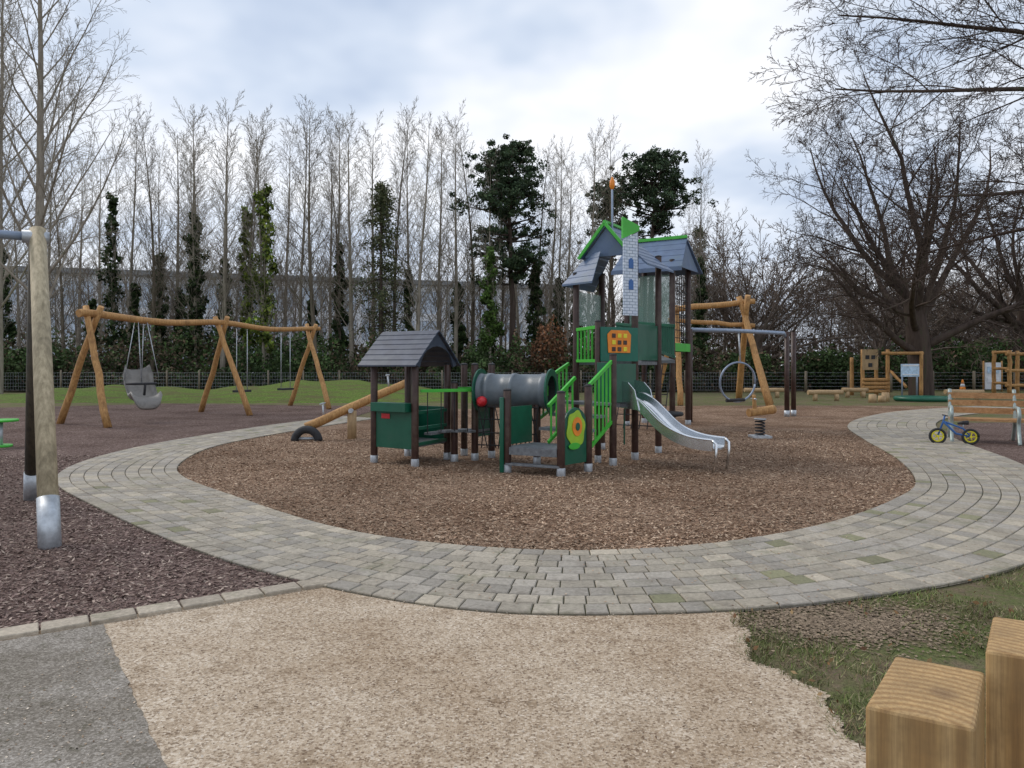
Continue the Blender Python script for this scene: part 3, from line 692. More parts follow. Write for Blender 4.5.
def shell(mb, c, fw, sd, k, sc=1.1):
    prof = [(-.46, .50), (-.42, .28), (-.32, .02), (-.12, -.20), (.14, -.26), (.34, -.18), (.46, -.28), (.52, -.46)]
    vs = []; m_ = 11
    for (a, z) in prof:
        w = (.36 if z > -.3 else .30) * sc
        for j in range(m_):
            t = (j / (m_ - 1) - .5) * 2; side = abs(t) ** 4
            vs.append(c + (fw * a + V((0, 0, z + side * .14)) + fw * side * (.22 if a < 0 else .0)) * sc + sd * t * w * (.82 if z > .4 else 1))
    o2 = [v_ + V((0, 0, -.05)) - fw * .03 for v_ in vs]; nv = len(vs); fs = []
    for i in range(len(prof) - 1):
        for j in range(m_ - 1):
            a_ = i * m_ + j; fs += [(a_, a_ + 1, a_ + m_ + 1, a_ + m_), (nv + a_, nv + a_ + m_, nv + a_ + m_ + 1, nv + a_ + 1)]
    lp = (len(prof) - 1) * m_
    for j in range(m_ - 1): fs += [(j, nv + j, nv + j + 1, j + 1), (lp + j, lp + j + 1, nv + lp + j + 1, nv + lp + j)]
    for i in range(len(prof) - 1):
        a_ = i * m_; fs += [(a_, a_ + m_, nv + a_ + m_, nv + a_)]; a_ += m_ - 1; fs += [(a_, nv + a_, nv + a_ + m_, a_ + m_)]
    mb.add(vs + o2, fs, k, True)
sf = (lperp * .92 + ld * -.38).normalized(); ssd = V((-sf.y, sf.x, 0))
shell(ls, q + V((0, 0, .92)), sf, ssd, 'greyseat')
c_ = q + V((0, 0, 1.08)) + sf * .05
ls.tube([c_ - ssd * .40, c_ - ssd * .3 + sf * .28, c_ + ssd * .3 + sf * .28, c_ + ssd * .40], .035, 8, 'rubber'); ls.tube([c_ + sf * .28, c_ + sf * .2 - V((0, 0, .32))], .035, 8, 'rubber')
ls.obj('log_swing_set')

# ------------------------------------------------------------------ see-saw (log)
ss = MB()
lg(ss, (-4.35, 15.6, .28), (-2.35, 16.4, 1.2), .10, .085, 'log', .01); ss.tube([(-3.45, 15.95, 0), (-3.45, 15.95, .62)], .1, 12, 'logend')
ss.tube([(-3.45, 15.8, .62), (-3.45, 16.1, .62)], .05, 10, 'galv')
for (x, y, z) in ((-4.0, 15.75, .5), (-2.7, 16.25, 1.1)):
    ss.tube([(x, y, z - .05), (x - .03, y, z + .28)], .018, 8, 'galv'); ss.tube([(x - .03, y - .2, z + .28), (x - .03, y + .2, z + .28)], .018, 8, 'galv')
pts = [(-4.3 + .25 * math.cos(t), 15.5, .25 * math.sin(t)) for t in [math.pi * i / 12 for i in range(13)]]
ss.tube(pts, .085, 10, 'rubber'); ss.tube([(-4.5, 15.5, .06), (-4.1, 15.5, .06)], .03, 8, 'galv')
ss.obj('log_seesaw')

# ------------------------------------------------------------------ play structure
PS = empty('play_structure')
def post(mb, x, y, h, r=.058, k='brown'):
    mb.tube([(x, y, .0), (x, y, h)], r, 16, k); mb.tube([(x, y, 0), (x, y, .13)], r + .006, 16, 'galv')
    mb.tube([(x, y, h), (x, y, h + .02), (x, y, h + .035)], [r + .004, r + .002, r * .4], 16, 'rubber')
u = V((.84, -.55, 0)).normalized(); w = V((.45, .9, 0)).normalized()
A = V((-2.25, 12.08, 0)); B = V((-1.52, 11.6, 0)); C = V((-1.09, 12.46, 0)); D = V((-1.82, 12.94, 0))
ph = MB()
for q in (A, B, C, D): post(ph, q.x, q.y, 1.60)
for (a, b2, z0, z1) in ((A, B, .27, .86), (D, C, .27, .9), (A, D, .27, .95)):
    ph.wall(a, b2, z0, z1, .022, 'dgreen', 0, .05)
ph.wall(A, B, .86, 1.0, .2, 'dgreen', .06, .07)
ph.plate(A, u, [(.18, .74), (.36, .74), (.36, .82), (.18, .82)], .008, 'red', .02)
ph.prism([A + V((0, 0, .30)), B + V((0, 0, .30)), C + V((0, 0, .30)), D + V((0, 0, .30))], V((0, 0, .05)), 'deck')
mAD = (A + D) / 2; mBC = (B + C) / 2
ra = mAD - u * .20 + V((0, 0, 2.14)); rb = mBC + u * .16 + V((0, 0, 2.14))
for sgn, (ea, eb) in ((1, (A - u * .20 - w * .2, B + u * .16 - w * .2)), (-1, (D - u * .20 + w * .2, C + u * .16 + w * .2))):
    ea = ea + V((0, 0, 1.56)); eb = eb + V((0, 0, 1.56)); nb = 7
    for i in range(nb):
        t0 = i / nb; t1 = (i + 1.08) / nb
        def cv(t, a, b2):
            p = a.lerp(b2, t); p.z += .012 * math.sin(math.pi * t); return p
        P = [cv(t0, ea, ra), cv(t0, eb, rb), cv(min(t1, 1), eb, rb), cv(min(t1, 1), ea, ra)]
        P[0] = P[0] + V((0, 0, .014)); P[1] = P[1] + V((0, 0, .014))
        ph.prism(P, V((0, 0, .026)), 'roof')
for q, sg in ((mAD - u * .10, -1), (mBC + u * .10, 1)):
    hw = .62
    pts = [(-hw, 1.60), (0, 2.12), (hw, 1.60), (hw - .12, 1.56)] + [((hw - .14) * math.cos(t), 1.56 + .34 * math.sin(t)) for t in [math.pi * i / 10 for i in range(1, 10)]] + [(-hw + .12, 1.56)]
    ph.plate(q, w, pts, .03, 'roof')
ph.obj('playhouse', PS, .004)
lk = MB()
for (x, y, h) in ((-.84, 13.0, 1.6), (-.62, 12.35, 1.6), (-.95, 12.2, 1.3), (-.35, 12.7, 1.6)): post(lk, x, y, h)
for z in (.35, .6, .85): lk.beam((B.x, B.y, z), (C.x, C.y, z), .05, .05, 'dgreen')
lk.beam((-1.45, 11.72, 1.19), (-.5, 12.2, 1.19), .045, .05, 'lime'); lk.beam((-1.1, 12.5, 1.2), (-.4, 12.75, 1.2), .045, .05, 'lime')
for i, t in enumerate((.12, .36, .6, .84)):
    a = V((-1.45, 11.75, .5 + .05 * math.sin(i))).lerp(V((-.6, 12.3, .5)), t); b2 = V((-1.05, 12.5, .5)).lerp(V((-.3, 12.75, .5)), t)
    lk.beam(a, b2, .14, .04, 'deck')
    lk.tube([a, (a.x, a.y, 1.19)], .009, 5, 'rope'); lk.tube([b2, (b2.x, b2.y, 1.19)], .009, 5, 'rope')
lk.wall((-.62, 12.35), (-.35, 12.7), .4, 1.25, .02, 'dgreen', 0, .05)
for i in range(7):
    a = V((-.5 + i * .14, 12.05 - .05 * i, 0)); lk.tube([(a.x, a.y, .25), (a.x + .08, a.y - .02, .95)], .010, 5, 'rope')
    lk.tube([(a.x + .1, a.y, .25), (a.x - .06, a.y - .02, .95)], .010, 5, 'rope')
for z in (.3, .5, .72, .92): lk.tube([(-.55, 12.07, z), (.4, 11.75, z)], .011, 5, 'rope')
lk.obj('rope_bridge', PS, .003)
tn = MB(); ta = V((-.50, 12.30, 1.18)); tb = V((.62, 11.88, 1.18)); td = (tb - ta).normalized(); tx = V((td.y, -td.x, 0))
n = 28; vs = []
for (s_, r_) in ((0, .29), (0, .27), (.12, .27), (.12, .285), (.2, .285), (.2, .27), (.55, .27), (.55, .285), (.62, .285), (.62, .27), (1.05, .27), (1.05, .285), (1.12, .285), (1.195, .27)):
    for j in range(n):
        t = 2 * math.pi * j / n; vs.append(ta + td * s_ + tx * math.cos(t) * r_ + V((0, 0, math.sin(t) * r_)))
fs = [(i * n + j, i * n + (j + 1) % n, (i + 1) * n + (j + 1) % n, (i + 1) * n + j) for i in range(13) for j in range(n)]
tn.add(vs, fs, 'tunnel', True)
vs2 = []
for s_ in (0, 1.195):
    for j in range(n):
        t = 2 * math.pi * j / n; vs2.append(ta + td * s_ + tx * math.cos(t) * .25 + V((0, 0, math.sin(t) * .25)))
tn.add(vs2, [(j, n + j, n + (j + 1) % n, (j + 1) % n) for j in range(n)], 'rubber', True)
def ringplate(mb, c, d, ri, ro, th, k, m_=28):
    d = d.normalized(); sx_ = V((d.y, -d.x, 0)).normalized(); vs = []
    for o_, r_ in ((0, ri), (0, ro), (th, ro), (th, ri)):
        for j in range(m_):
            t = 2 * math.pi * j / m_; vs.append(c + d * o_ + sx_ * math.cos(t) * r_ + V((0, 0, math.sin(t) * r_)))
    fs = []
    for i in range(4):
        for j in range(m_):
            fs.append((i * m_ + j, i * m_ + (j + 1) % m_, ((i + 1) % 4) * m_ + (j + 1) % m_, ((i + 1) % 4) * m_ + j))
    mb.add(vs, fs, k)
ringplate(tn, ta - td * .03, td, .25, .36, .025, 'dgreen'); ringplate(tn, tb, td, .25, .36, .025, 'dgreen')
rk = ta + td * .12 - V((0, 0, .17)) + tx * .30
tn.tube([rk - tx * .08, rk - tx * .04, rk + tx * .02, rk + tx * .07], [.04, .085, .085, .03], 12, 'red')
tn.obj('tunnel', PS)
st = MB()
F1 = V((-.07, 10.96, 0)); F2 = V((.70, 10.57, 0)); F3 = V((1.14, 11.07, 0)); F4 = V((.40, 11.84, 0)); F4b = V((.34, 11.5, 0))
for q, h in ((F1, 1.22), (F2, 1.20), (F3, 1.28), (F4, 1.32)): post(st, q.x, q.y, h)
g0 = V((-.15, 10.93, 0)); st.tube([g0, g0 + V((0, 0, 1.12))], .035, 10, 'dgreen')
st.beam(g0 + V((0, 0, 1.02)), (F4.x - .45, F4.y + .15, 1.02), .05, .09, 'dgreen')
st.wall(F1, F4b, .42, .98, .02, 'dgreen', 0, .06)
st.prism([F1 + V((0, 0, .34)), F2 + V((0, 0, .34)), F3 + V((0, 0, .34)), F4b + V((0, 0, .34))], V((0, 0, .06)), 'deck')
st.wall(F1, F2, .28, .39, .03, 'deck', .03, .05); st.beam(F1 + V((0, 0, .14)), F2 + V((0, 0, .14)), .14, .03, 'deck')
SL0 = V((.42, 11.55, 0)); SL1 = V((1.13, 13.0, 0)); SR0 = V((1.14, 11.07, 0)); SR1 = V((1.62, 11.74, 0))
for i, (t, z) in enumerate(((.15, .58), (.5, .78), (.85, .96))):
    a = SL0.lerp(SL1, t * .7); b2 = SR0.lerp(SR1, t)
    dv = (SR1 - SR0).normalized() * .13
    st.prism([a - dv + V((0, 0, z)), b2 - dv + V((0, 0, z)), b2 + dv + V((0, 0, z)), a + dv + V((0, 0, z))], V((0, 0, .045)), 'deck')
def rail(mb, a, b2, za, zb, h, n_, k='lime'):
    a = V((a[0], a[1], za)); b2 = V((b2[0], b2[1], zb)); mb.beam(a, b2, .04, .055, k); mb.beam(a - V((0, 0, h)), b2 - V((0, 0, h)), .04, .05, k)
    for i in range(n_):
        p = a.lerp(b2, (i + .5) / n_); mb.beam(p - V((0, 0, h)), p - V((0, 0, .02)), .03, .03, k)
rail(st, F4, (.98, 12.85), 1.27, 1.62, .55, 8); rail(st, (1.16, 11.1), (1.58, 11.7), 1.30, 1.66, .95, 6)
rail(st, (.55, 11.2), (1.0, 11.75), .98, 1.40, .55, 5)
fd = F3 - F2; Lf = fd.length
rp = [(.06, .16), (Lf - .06, .16), (Lf - .06, .72)] + [(Lf / 2 + (Lf / 2 - .06) * math.cos(t), .72 + .26 * math.sin(t)) for t in [math.pi * i / 8 for i in range(1, 8)]] + [(.06, .72)]
st.plate(F2, fd, rp, .022, 'dgreen')
def blob(cx, cz, rx, rz_, m_=18, wv=0): return [(cx + rx * (1 + wv * math.sin(6 * t)) * math.cos(t), cz + rz_ * (1 + wv * math.sin(6 * t)) * math.sin(t)) for t in [2 * math.pi * i / m_ for i in range(m_)]]
st.plate(F2, fd, blob(Lf / 2, .66, .22, .27, 36, .07), .012, 'ygreen', .018); st.plate(F2, fd, blob(Lf / 2 + .02, .70, .12, .14), .010, 'orange', .029)
st.plate(F2, fd, blob(Lf / 2 + .02, .70, .05, .06), .010, 'dgreen', .039); st.plate(F2, fd, blob(Lf / 2 - .05, .42, .14, .05), .010, 'lime', .029)
st.obj('access_stairs', PS, .003)
T = MB()
P1 = V((1.60, 11.72, 0)); P2 = V((2.07, 12.46, 0)); P4 = V((1.13, 13.05, 0)); P5 = V((1.70, 13.98, 0)); P6 = V((2.65, 13.4, 0)); Q = V((1.40, 12.05, 0))
post(T, P1.x, P1.y, 1.75); post(T, P2.x, P2.y, 4.0); post(T, P4.x, P4.y, 3.2); post(T, P5.x, P5.y, 3.3); post(T, P6.x, P6.y, 3.55); post(T, Q.x, Q.y, 2.3, .05)
T.prism([Q + V((0, 0, .92)), P1 + V((0, 0, .92)), P2 + V((0, 0, .92)), P4 + V((0, 0, .92))], V((0, 0, .06)), 'deck')
T.prism([P4 + V((0, 0, 1.6)), P2 + V((0, 0, 1.6)), P6 + V((0, 0, 1.6)), P5 + V((0, 0, 1.6))], V((0, 0, .06)), 'deck')
T.wall(Q, P2, 1.66, 2.22, .025, 'teal', .07, .0)
dQ = P2 - Q; T.plate(Q, dQ, [(.14, 1.80), (.60, 1.80), (.62, 2.10), (.55, 2.17), (.2, 2.17), (.12, 2.10)], .012, 'orange', .092)
for cx in (.21, .33, .45):
    for cz in (1.86, 1.97, 2.08): T.plate(Q, dQ, [(cx, cz - .035), (cx + .075, cz - .035), (cx + .075, cz + .035), (cx, cz + .035)], .008, 'yellow' if (cz * 10 + cx * 7) % 2 > 1 else 'brown', .103)
T.wall(P1, P2, 1.0, 1.62, .022, 'dgreen', .03, .05); T.wall(Q, P1, .95, 1.64, .022, 'dgreen', .03, .0)
T.wall(P1, P2, .3, .88, .022, 'dgreen', 0, .45)
rail(T, P4, Q, 2.22, 2.22, .55, 6)
T.wall(P6, P2, 1.68, 2.3, .022, 'dgreen', 0, .06)
d0 = (P2 - V((1.80, 12.3, 0))); S0 = V((1.80, 12.27, 0))
T.plate(S0, d0, [(0, 2.42), (.30, 2.42), (.30, 3.82), (0, 3.66)], .03, 'stone', .07)
for z in (3.2, 2.85): T.plate(S0, d0, [(.10, z), (.2, z), (.2, z + .14), (.15, z + .18), (.10, z + .14)], .008, 'blue', .09)
T.plate(S0, d0, [(-.03, 3.68), (.32, 3.84), (.32, 3.92), (-.03, 4.04)], .05, 'lime', .08)
def slab(mb, a, b2, c, d, k, th=.035, boards=5):
    a, b2, c, d = map(V, (a, b2, c, d))
    for i in range(boards):
        t0 = i / boards; t1 = min(1, (i + 1.06) / boards); up = V((0, 0, .012))
        mb.prism([a.lerp(d, t0) + up, b2.lerp(c, t0) + up, b2.lerp(c, t1), a.lerp(d, t1)], V((0, 0, th)), k)
cen = (P2 + P4 + P5 + P6) / 4
ru = (P2 - P4).normalized(); rw = (P5 - P4).normalized()
def cp(a, b2, z): return cen + ru * a + rw * b2 + V((0, 0, z))
slab(T, cp(-.80, -.62, 2.98), cp(-.10, -.85, 2.98), cp(-.05, -.62, 3.52), cp(-.38, -.40, 3.52), 'roof2')
slab(T, cp(-.80, .7, 2.98), cp(-.80, -.62, 2.98), cp(-.38, -.40, 3.52), cp(-.38, .45, 3.52), 'roof2')
slab(T, cp(.80, -.62, 3.25), cp(.80, .7, 3.25), cp(.30, .45, 3.70), cp(.30, -.45, 3.70), 'roof2')
slab(T, cp(-.48, .5, 3.45), cp(-.48, -.55, 3.45), cp(.0, -.5, 4.0), cp(.0, .45, 4.0), 'roof2', .035, 4)
slab(T, cp(.48, -.55, 3.45), cp(.48, .5, 3.45), cp(.0, .45, 4.0), cp(.0, -.5, 4.0), 'roof2', .035, 4)
T.prism([cp(-.42, -.5, 3.48), cp(.42, -.5, 3.48), cp(0, -.5, 3.97)], rw * .03, 'roof2')
for sg in (-1, 1): T.beam(cp(.50 * sg, -.57, 3.46), cp(0, -.57, 4.05), .035, .055, 'lime')
T.beam(cp(0, -.58, 4.07), cp(0, .5, 4.07), .05, .045, 'lime')
T.tube([cp(.05, -.35, 3.7), cp(.05, -.35, 4.66)], .018, 8, 'bluegrey'); T.tube([cp(.05, -.35, 4.66), cp(.05, -.35, 4.72), cp(.05, -.35, 4.80), cp(.05, -.35, 4.88)], [.02, .05, .045, .01], 10, 'orange')
T.wall(P4, P5, 2.3, 2.9, .01, 'clear', 0, .06)
T.obj('tower', PS, .003)
T2 = MB(); c2 = V((3.86, 19.6, 0)); hu = ru * .62; hw_ = rw * .62
cs = [c2 - hu - hw_, c2 + hu - hw_, c2 + hu + hw_, c2 - hu + hw_]
for q in cs: post(T2, q.x, q.y, 4.25, .075)
T2.prism([q + V((0, 0, 2.0)) for q in cs], V((0, 0, .08)), 'deck')
for i in range(4): T2.wall(cs[i], cs[(i + 1) % 4], 1.95, 2.16, .04, 'lime' if i == 1 else 'dgreen', .05)
T2.wall(cs[0], cs[1], 2.2, 3.9, .012, 'clear', 0, .08); T2.wall(cs[3], cs[0], 2.2, 3.2, .02, 'dgreen', 0, .08)
for i in range(8): T2.tube([cs[1].lerp(cs[2], i / 7) + V((0, 0, 2.2)), cs[1].lerp(cs[2], i / 7) + V((0, 0, 3.9))], .012, 5, 'rope')
for z in range(9): T2.tube([cs[1] + V((0, 0, 2.3 + z * .2)), cs[2] + V((0, 0, 2.3 + z * .2))], .012, 5, 'rope')
def c2p(a, b2, z): return c2 + ru * a + rw * b2 + V((0, 0, z))
slab(T2, c2p(-.95, -.85, 4.02), c2p(.95, -.85, 4.02), c2p(.8, 0, 4.85), c2p(-.8, 0, 4.85), 'roof2')
slab(T2, c2p(.95, .85, 4.02), c2p(-.95, .85, 4.02), c2p(-.8, 0, 4.85), c2p(.8, 0, 4.85), 'roof2')
T2.beam(c2p(-.85, 0, 4.93), c2p(.8, 0, 4.93), .08, .08, 'lime'); T2.beam(c2p(-.95, -.88, 4.0), c2p(.95, -.88, 4.0), .05, .10, 'roof2')
T2.prism([c2p(.84, -.75, 4.06), c2p(.84, .75, 4.06), c2p(.74, 0, 4.82)], ru * .03, 'roof2')
for i in range(7):
    a = cs[0].lerp(cs[1], i / 6) + V((0, 0, 2.0)); b2 = cs[0].lerp(cs[1], i / 6) - rw * 1.2 + ru * .2 + V((0, 0, .05)); T2.tube([a, b2], .014, 5, 'rope')
for j in range(8):
    t = (j + .5) / 8; T2.tube([cs[0].lerp(cs[0] - rw * 1.2 + ru * .2, t) + V((0, 0, 2 * (1 - t))), cs[1].lerp(cs[1] - rw * 1.2 + ru * .2, t) + V((0, 0, 2 * (1 - t)))], .014, 5, 'rope')
pts = [(3.65 + .45 * math.cos(t), 17.9 + .35 * math.sin(t), .42) for t in [2 * math.pi * i / 20 for i in range(21)]]
T2.tube(pts, .05, 8, 'rubber')
for i in range(6): T2.tube([pts[i * 3], (3.65, 17.9, .2), pts[(i * 3 + 10) % 20]], .01, 4, 'rope')
T2.obj('net_tower', PS, .004)
BR = MB()
BR.beam(P6 + V((0, 0, 1.66)), cs[0] + V((0, 0, 2.02)), .6, .05, 'deck')
for off in (-.3, .3):
    o_ = ru * off
    rail(BR, P6 + o_, cs[0] + o_, 2.3, 2.7, .55, 26, 'dgreen')
BR.obj('footbridge', PS)
SLD = MB(); s0 = V((1.93, 12.12, 0)); s1 = V((3.12, 11.12, 0)); sdv = (s1 - s0).normalized(); sn = V((-sdv.y, sdv.x, 0))
prof = [(0, 1.0), (.14, .99), (.28, .92), (.45, .78), (.62, .63), (.8, .51), (1.0, .425), (1.2, .375), (1.4, .355), (1.54, .35)]
path = [s0 + sdv * a + V((0, 0, z)) for a, z in [tuple(p) for p in cr(prof, 3)]]
cross = [(-.24, .13), (-.24, -.03), (.24, -.03), (.24, .13), (.205, .13), (.205, .03), (.17, 0), (-.17, 0), (-.205, .03), (-.205, .13)]
vs = []; nc = len(cross)
for i, p in enumerate(path):
    dd_ = (path[min(i + 1, len(path) - 1)] - path[max(0, i - 1)]).normalized(); up = sn.cross(dd_) * -1
    if up.z < 0: up = -up
    for (a, h) in cross: vs.append(p + sn * a + up * h)
fs = [(i * nc + j, i * nc + (j + 1) % nc, (i + 1) * nc + (j + 1) % nc, (i + 1) * nc + j) for i in range(len(path) - 1) for j in range(nc)]
fs += [list(range(nc)), [(len(path) - 1) * nc + j for j in range(nc)][::-1]]
SLD.add(vs, fs, 'steel')
for sg in (-1, 1):
    SLD.tube([p + sn * .225 * sg + V((0, 0, .135)) for p in path], .02, 8, 'steel')
    e_ = path[-1] + sn * .225 * sg; SLD.tube([e_ + V((0, 0, .135)), e_ + sdv * .06 + V((0, 0, .08)), e_ + sdv * .06 + V((0, 0, -.1)), e_ + sdv * .02 + V((0, 0, -.36))], .022, 8, 'steel')
    SLD.plate(tuple(s0 + sn * .25 * sg), sdv, [(-.1, .92), (.32, .88), (.24, 1.2), (.12, 1.32), (-.1, 1.36)], .02, 'steel')
SLD.obj('slide', PS)

# ------------------------------------------------------------------ hoop swing
hs = MB()
for (x, y) in ((8.47, 22.8), (8.75, 23.0)): hs.tube([(x, y, 0), (x, y, 2.62)], .075, 14, 'brown'); hs.tube([(x, y, 0), (x, y, .2)], .085, 14, 'galv')
hs.tube([(4.95, 20.6, 0), (4.95, 20.6, 2.6)], .075, 14, 'brown')
hs.tube([(4.9, 20.6, 2.58), (6.7, 21.75, 2.6), (8.35, 22.75, 2.58), (8.47, 22.83, 2.4)], .06, 12, 'bluegrey')
hc = V((6.62, 21.7, 1.1)); rx = V((.93, .25, -.1)).normalized(); ry = V((.1, -.1, 1)).normalized()
hs.tube([hc + rx * .58 * math.cos(t) + ry * .58 * math.sin(t) for t in [2 * math.pi * i / 32 for i in range(33)]], .03, 8, 'bluegrey')
hs.tube([hc + ry * .58, (6.65, 21.72, 2.6)], .025, 8, 'galv'); hs.tube([hc - ry * .58 + rx * -.3, hc - ry * .5 + rx * .3], .05, 8, 'rubber')
hs.obj('hoop_swing')
lz = MB(); ap = V((9.4, 30.2, 4.1))
lg(lz, (10.55, 30.2, 0), ap + V((-.15, 0, .3)), .14, .11); lg(lz, (9.8, 32, 0), ap + V((.1, -.4, .3)), .14, .11); lg(lz, (9.9, 28.4, 0), ap + V((0, .35, .25)), .14, .11)
lg(lz, (6.4, 30.0, 3.85), ap + V((.5, 0, .1)), .12, .11); lg(lz, (6.4, 30.4, 3.45), (9.9, 30.2, 3.2), .09, .09); lg(lz, (6.6, 29, 0), (6.7, 30.2, 4.0), .12, .1); lg(lz, (6.1, 31.4, 0), (6.8, 30.2, 4.0), .12, .1)
lz.obj('log_climbing_frame')
sr = MB(); pts = []
for i in range(60): t = i / 59; a = t * 5 * 2 * math.pi; pts.append((5.43 + .1 * math.cos(a), 16.2 + .1 * math.sin(a), .06 + .34 * t))
sr.tube(pts, .016, 6, 'rubber'); sr.box((5.43, 16.2, .03), (.4, .4, .06), 'galv'); sr.tube([(5.43, 16.2, .4), (5.43, 16.2, .43)], .13, 14, 'galv')
lg(sr, (5.15, 16.1, .56), (5.78, 16.35, .62), .09, .10, 'log', .005); lg(sr, (5.3, 16.15, .6), (5.28, 16.15, .95), .05, .035, 'log', 0); sr.tube([(5.28, 16.0, .86), (5.28, 16.32, .86)], .018, 8, 'galv')
sr.obj('spring_rider')
gt = MB(); gt.tube([(-9.95, 14.4, 0), (-9.95, 14.4, .5)], .04, 10, 'galv'); gt.tube([(-9.95, 14.4, .5), (-9.95, 14.4, .54)], .3, 24, 'lime'); gt.tube([(-9.95, 14.4, 0), (-9.95, 14.4, .05)], .2, 20, 'lime')
gt.obj('green_play_table')

# ------------------------------------------------------------------ bench
bn = MB(); E1 = V((9.35, 15.85, 0)); E2 = V((10.95, 15.0, 0)); ba = (E2 - E1).normalized()
bf = V((ba.y, -ba.x, 0))
if bf.y > 0: bf = -bf
for i in range(5): bn.beam(E1 + bf * (.0 + i * .115) + V((0, 0, .47)), E2 + bf * (.0 + i * .115) + V((0, 0, .47)), .095, .05, 'slat')
for i in range(3): bn.beam(E1 - bf * (.07 + i * .05) + V((0, 0, .64 + i * .155)), E2 - bf * (.07 + i * .05) + V((0, 0, .64 + i * .155)), .04, .12, 'slat')
for t in (.0, .64):
    q = E1.lerp(E2, t) + ba * .03
    def S(a, z): return q + bf * a + V((0, 0, z))
    bn.tube([tuple(p) for p in cr([tuple(S(.74, 0)), tuple(S(.58, .22)), tuple(S(.54, .42)), tuple(S(.62, .58)), tuple(S(.52, .71)), tuple(S(.2, .72)), tuple(S(-.10, .69))], 4)], .036, 8, 'frame')
    bn.tube([tuple(p) for p in cr([tuple(S(-.40, 0)), tuple(S(-.14, .28)), tuple(S(-.05, .5)), tuple(S(-.13, .80)), tuple(S(-.22, 1.08))], 4)], .036, 8, 'frame')
    bn.tube([S(.54, .42), S(-.06, .41)], .03, 8, 'frame')
zs_ = [v_[2] for v_ in bn.v]; print('bench', len(bn.v), min(zs_), max(zs_), bf[:], [round(512 + 740 * v_[0] / v_[1]) for v_ in bn.v[:8]], [round(365 + 740 * (1.6 - v_[2]) / v_[1]) for v_ in bn.v[:8]])
bn.obj('park_bench')
bk = MB(); w1 = V((8.60, 14.95, .165)); w2 = V((9.16, 14.78, .165)); bdv = (w2 - w1).normalized()
for wc in (w1, w2):
    bk.tube([wc + bdv * .14 * math.cos(t) + V((0, 0, .14 * math.sin(t))) for t in [2 * math.pi * i / 24 for i in range(25)]], .026, 8, 'rubber')
    bk.tube([wc + bdv * .105 * math.cos(t) + V((0, 0, .105 * math.sin(t))) for t in [2 * math.pi * i / 24 for i in range(25)]], .016, 6, 'yellow')
    sdq = V((-bdv.y, bdv.x, 0)); bk.tube([wc - sdq * .05, wc + sdq * .05], .025, 8, 'yellow')
    for i in range(5): a = 2 * math.pi * i / 5; bk.tube([wc, wc + bdv * .1 * math.cos(a) + V((0, 0, .1 * math.sin(a)))], .012, 5, 'yellow')
hd = w1 + bdv * .1 + V((0, 0, .3)); st_ = w2 - bdv * .13 + V((0, 0, .16))
bk.tube([w1, hd, hd + bdv * .03 + V((0, 0, .12))], .018, 8, 'blue'); bk.tube([hd, w1.lerp(w2, .55) + V((0, 0, .06)), w2], .022, 8, 'blue'); bk.tube([hd, st_, w2], .018, 8, 'blue')
bk.tube([st_, st_ + V((0, 0, .1))], .014, 8, 'galv'); bk.tube([st_ + V((0, 0, .1)) - bdv * .1, st_ + V((0, 0, .12)), st_ + V((0, 0, .12)) + bdv * .09], [.02, .04, .045], 8, 'rubber')
hb = hd + bdv * .03 + V((0, 0, .12)); bk.tube([hb - sdq * .17, hb + sdq * .17], .014, 8, 'rubber')
bk.obj('balance_bike')

# ------------------------------------------------------------------ right background equipment
wp = MB()
for (x, y) in ((18.0, 38), (19.3, 38), (18.0, 39.2), (19.3, 39.2)): lg(wp, (x, y, 0), (x, y, 2.4 if y < 39 else 2.0), .10, .09, 'log', .01)
for z in (.25, .45, .65, .85): lg(wp, (17.95, 37.95, z), (19.35, 37.95, z), .09, .09, 'log', .01, 3, 8)
wp.prism([(17.95, 37.9, 1.35), (18.75, 37.9, 1.35), (18.75, 37.9, 2.4), (17.95, 37.9, 2.4)], (0, .06, 0), 'logend')
for (x, z) in ((18.2, 2.0), (18.5, 2.0), (18.35, 1.6)): wp.prism([(x - .1, 37.88, z - .1), (x + .1, 37.88, z - .1), (x + .1, 37.88, z + .1), (x - .1, 37.88, z + .1)], (0, .01, 0), 'rubber')
lg(wp, (18.9, 37.8, 2.2), (21.0, 37.8, 2.2), .08, .08, 'log', .01); lg(wp, (20.9, 37.8, 0), (20.9, 37.8, 2.3), .09, .09, 'log', .01); lg(wp, (19.6, 36.8, .5), (19.4, 38, 1.3), .07, .07)
wp.obj('log_playhouse')
sg = MB()
for x in (18.45, 19.15): sg.tube([(x, 35, 0), (x, 35, 1.65)], .04, 8, 'bluegrey')
sg.box((18.8, 34.95, 1.35), (.85, .05, .6), 'signface'); sg.box((18.8, 34.92, 1.58), (.75, .02, .08), 'white'); sg.box((18.8, 34.92, 1.15), (.75, .02, .05), 'white')
sg.obj('information_sign')
sp = MB()
ring = [(18.1 + 1.1 * math.cos(t), 32.6 + .9 * math.sin(t), .12) for t in [2 * math.pi * i / 28 for i in range(29)]]
sp.tube(ring, .11, 10, 'dgreen'); sp.obj('sandpit_edging')
def lbench(x, y, L_, name='log_bench'):
    mb = MB(); lg(mb, (x, y, .38), (x + L_, y + .1, .38), .11, .10, 'logend', .01)
    for t in (.2, .8): mb.tube([(x + L_ * t, y, 0), (x + L_ * t, y, .3)], .10, 10, 'logend')
    mb.obj(name)
lbench(13.2, 33, 1.6); lbench(11.3, 36, 2.0); lbench(16.2, 36.3, 1.3); lbench(19.6, 33.5, 1.8)
